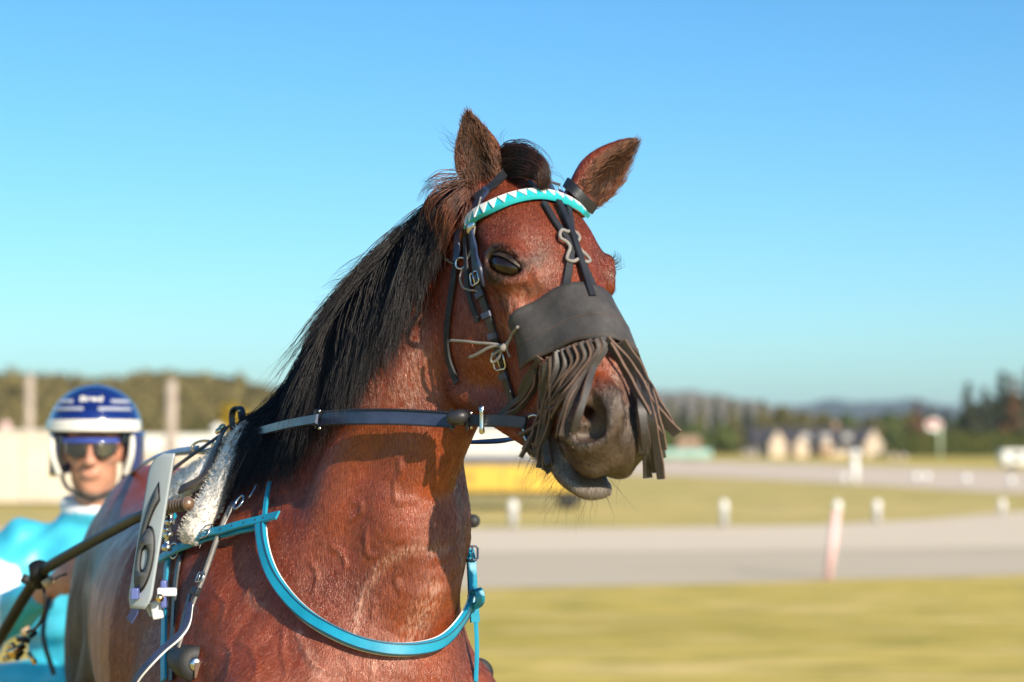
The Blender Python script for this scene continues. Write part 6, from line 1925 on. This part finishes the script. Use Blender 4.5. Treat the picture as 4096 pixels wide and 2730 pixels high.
PT = Field()
PT.ell(HIP + V3(0, -.02, -.02), (.19, .16, .11), DAX, k=.04)
for sd in (-1, 1):
    kn = V3(-1.10 + sd * .34, 5.20, .88); ft = V3(-1.10 + sd * .46, 4.90, .52)
    PT.chain([HIP + FX * sd * .09, (HIP + FX * sd * .09 + kn) / 2, kn, (kn + ft) / 2, ft + (kn - ft) * .12], [.115, .105, .084, .068, .058], k=.04)
pV, pQ = PT.mesh(.011)
m_pants = simple_mat('sky_blue_satin', (.05, .45, .60), .35, var=.1, nscale=10, bmp=.5, bscale=25)
mesh_np('trousers', laplace(pV, pQ, 1, .5), pQ, m_pants, drv)
for sd in (-1, 1):
    ft = V3(-1.10 + sd * .46, 4.90, .52)
    BT = Field(); BT.chain([ft + V3(0, .01, .10), ft, ft + V3(0, -.09, .0), ft + V3(0, -.19, .03)], [.058, .056, .054, .046], k=.03)
    v_, q_ = BT.mesh(.012); mesh_np('boot', v_, q_, m_rubber, drv)
# helmet
m_hblue = simple_mat('helmet_blue', (.006, .018, .13), .14, var=.1, nscale=6, coat=.8)
m_hwhite = simple_mat('helmet_white', (.74, .70, .62), .25, var=.04, nscale=6, coat=.4)
m_hgrey = simple_mat('helmet_silver', (.40, .42, .48), .3, var=.05, coat=.3)
HC = D(0, -.025, .052)
def shell(th0, th1, ph0, ph1, r, nt_=26, np_=36):
    """patch of the helmet: th from the crown down, ph round from the driver's front"""
    vs, fs = [], []
    for i in range(nt_):
        for k in range(np_):
            th = th0 + (th1 - th0) * i / (nt_ - 1)
            ph = ph0 + (ph1 - ph0) * k / (np_ - 1)
            vs.append(HC + FX * r[0] * math.sin(th) * math.sin(ph) + FY * r[1] * math.sin(th) * math.cos(ph) + FZ * r[2] * math.cos(th))
    for i in range(nt_ - 1):
        for k in range(np_ - 1):
            q = i * np_ + k; fs.append([q, q + 1, q + np_ + 1, q + np_])
    return vs, fs
R0 = (.121, .136, .118)
def hpart(name, mat, th0, th1, ph0, ph1, dr, parent=None, thick=.006):
    v_, f_ = shell(th0, th1, ph0, ph1, tuple(x + dr for x in R0))
    o = mesh_np(name, v_, f_, mat, parent or drv); md = o.modifiers.new('solid', 'SOLIDIFY'); md.thickness = thick; md.offset = -1
    return o
helm = hpart('helmet', m_hblue, .001, 1.62, -math.pi, math.pi, 0)
hpart('helmet_rim', m_hwhite, 1.36, 1.60, -1.30, 1.30, .006, helm)
for ph in (-.62, .62): hpart('helmet_stripe', m_hgrey, 1.08, 1.14, ph - .45, ph + .45, .004, helm)
for ph in (-.85, .85): hpart('helmet_stripe', m_hgrey, .88, .95, ph - .32, ph + .32, .004, helm)
for s_ in (1, -1):
    ph0 = s_ * 1.0; ph1 = s_ * 2.6
    vs, fs = [], []
    for i in range(12):
        for k in range(12):
            ph = ph0 + (ph1 - ph0) * k / 11; dz = i / 11
            vs.append(HC + FX * (R0[0] + .002) * math.sin(ph) + FY * (R0[1] + .002) * math.cos(ph) * .95 + FZ * (-.005 - .125 * dz * (1 - .25 * abs(k / 11 - .5))))
    for i in range(11):
        for k in range(11):
            q = i * 12 + k; fs.append([q, q + 1, q + 13, q + 12])
    o = mesh_np('ear_guard', vs, fs, m_hblue, helm); md = o.modifiers.new('solid', 'SOLIDIFY'); md.thickness = .012; md.offset = -1
    MB().tube(curve([D(s_ * .108, .045, .035), D(s_ * .104, .052, -.02), D(s_ * .088, .040, -.07)], 14), .0085, 8).build('guard_trim', m_hwhite, helm, smooth=True)
    MB().tube(curve([D(s_ * .088, .02, -.05), D(s_ * .066, .035, -.105), D(s_ * .0, .040, -.136)], 14), .006, 8).build('chin_strap', m_rubber, helm, smooth=True)
bd = HC + FY * (R0[1] + .004) * math.sin(.86) + FZ * R0[2] * math.cos(.86); bn_ = nrm(FY * math.sin(.86) + FZ * math.cos(.86)); bu = nrm(np.cross(FX, bn_))
if bu[2] < 0: bu = -bu
def badge(name, a, c, mat, off, t=.002):
    vs = [bd + bn_ * off + FX * a * math.cos(x) + bu * c * math.sin(x) - bn_ * (a * math.cos(x)) ** 2 * 4 for x in np.linspace(0, 2 * math.pi, 33)[:-1]]
    n = len(vs); vs = vs + [v + bn_ * t for v in vs]
    return MB().add(vs, [list(range(n))[::-1], [n + i for i in range(n)]] + [[i, (i + 1) % n, n + (i + 1) % n, n + i] for i in range(n)]).build(name, mat, helm)
badge('badge_edge', .047, .029, m_hgrey if False else simple_mat('badge_navy', (.006, .012, .06), .3), .001)
badge('badge', .042, .025, m_hblue, .0035)
me, co, ctr, ext = digit('badge_lettering', 'Bred', 1, 1, .03, None, 0)
for v, c in zip(me.vertices, co):
    x = (c[0] - ctr[0]) / ext[0] * .030; y = (c[1] - ctr[1]) / ext[1] * .010
    v.co = Vector(bd + bn_ * (.0075 - 4 * x * x * .9) + FX * x + bu * (y + .004 + x * .0))
me.materials.clear(); me.materials.append(m_hwhite)
ob = bpy.data.objects.new('badge_lettering', me); COL.objects.link(ob); ob.parent = helm; ob.matrix_parent_inverse = helm.matrix_world.inverted() if False else Matrix()
# sunglasses
m_lens, nt, b, N, L = mat_new('dark_lens'); b.inputs['Base Color'].default_value = (.02, .014, .014, 1); b.inputs['Roughness'].default_value = .06; b.inputs['Coat Weight'].default_value = 1
tc = N.new('ShaderNodeTexCoord').outputs['Object']; L.new(ramp(N, L, noise(N, L, tc, 30, 2), [(.3, (.016, .011, .012)), (.7, (.03, .02, .02))]), b.inputs['Base Color'])
sgl = MB()
def wrap(x, z): return D(x, .100 - 5.2 * x * x, z)
bar = [wrap(x, .022 + .001) for x in np.linspace(-.072, .072, 25)]
frame = MB().ribbon(np.array(bar), np.array([nrm(p_ - D(0, -.05, .02)) for p_ in bar]), .014, .005).build('sunglasses', simple_mat('blue_frame', (.03, .05, .30), .2, coat=.6), drv)
for s_ in (1, -1):
    vs, fs = [], []
    n1_, n2_ = 12, 8
    for i in range(n1_):
        for k in range(n2_):
            x = .008 + .060 * i / (n1_ - 1); t = k / (n2_ - 1)
            low = .020 - .046 * math.sin(math.pi * (.18 + .70 * i / (n1_ - 1))) ** .5
            vs.append(wrap(s_ * x, .020 * (1 - t) + low * t))
    for i in range(n1_ - 1):
        for k in range(n2_ - 1):
            q = i * n2_ + k; fs.append([q, q + 1, q + n2_ + 1, q + n2_] if s_ < 0 else [q, q + n2_, q + n2_ + 1, q + 1])
    o = mesh_np('lens', vs, fs, m_lens, frame); md = o.modifiers.new('solid', 'SOLIDIFY'); md.thickness = .003
    MB().tube(curve([wrap(s_ * .070, .022), D(s_ * .079, .04, .018), D(s_ * .082, -.01, .012)], 8), .003, 6).build('temple', m_rubber, frame, smooth=True)
# reins in the driver's hands
rh = empty('hand_rein', R_HD); tag(rh, 'thin dark rein running from the driver\'s hands along the horse\'s back', 'rein')
strap('strap', rh, curve([R_HD + V3(-.02, .02, -.02), R_HD + V3(.08, -.05, .03), P(110, 500, 4.75), P(150, 462, 4.3), P(200, 452, 3.85), P(232, 443, 3.68)], 40), np.array([V3(-.3, -.5, 1)] * 40), .013, .003, m_black)
strap('loose_end', rh, curve([R_HD + V3(-.02, .02, -.02), R_HD + V3(-.03, -.02, -.12), R_HD + V3(.0, -.03, -.22)], 14), np.array([V3(-.3, -1, 0)] * 14), .013, .003, m_black)
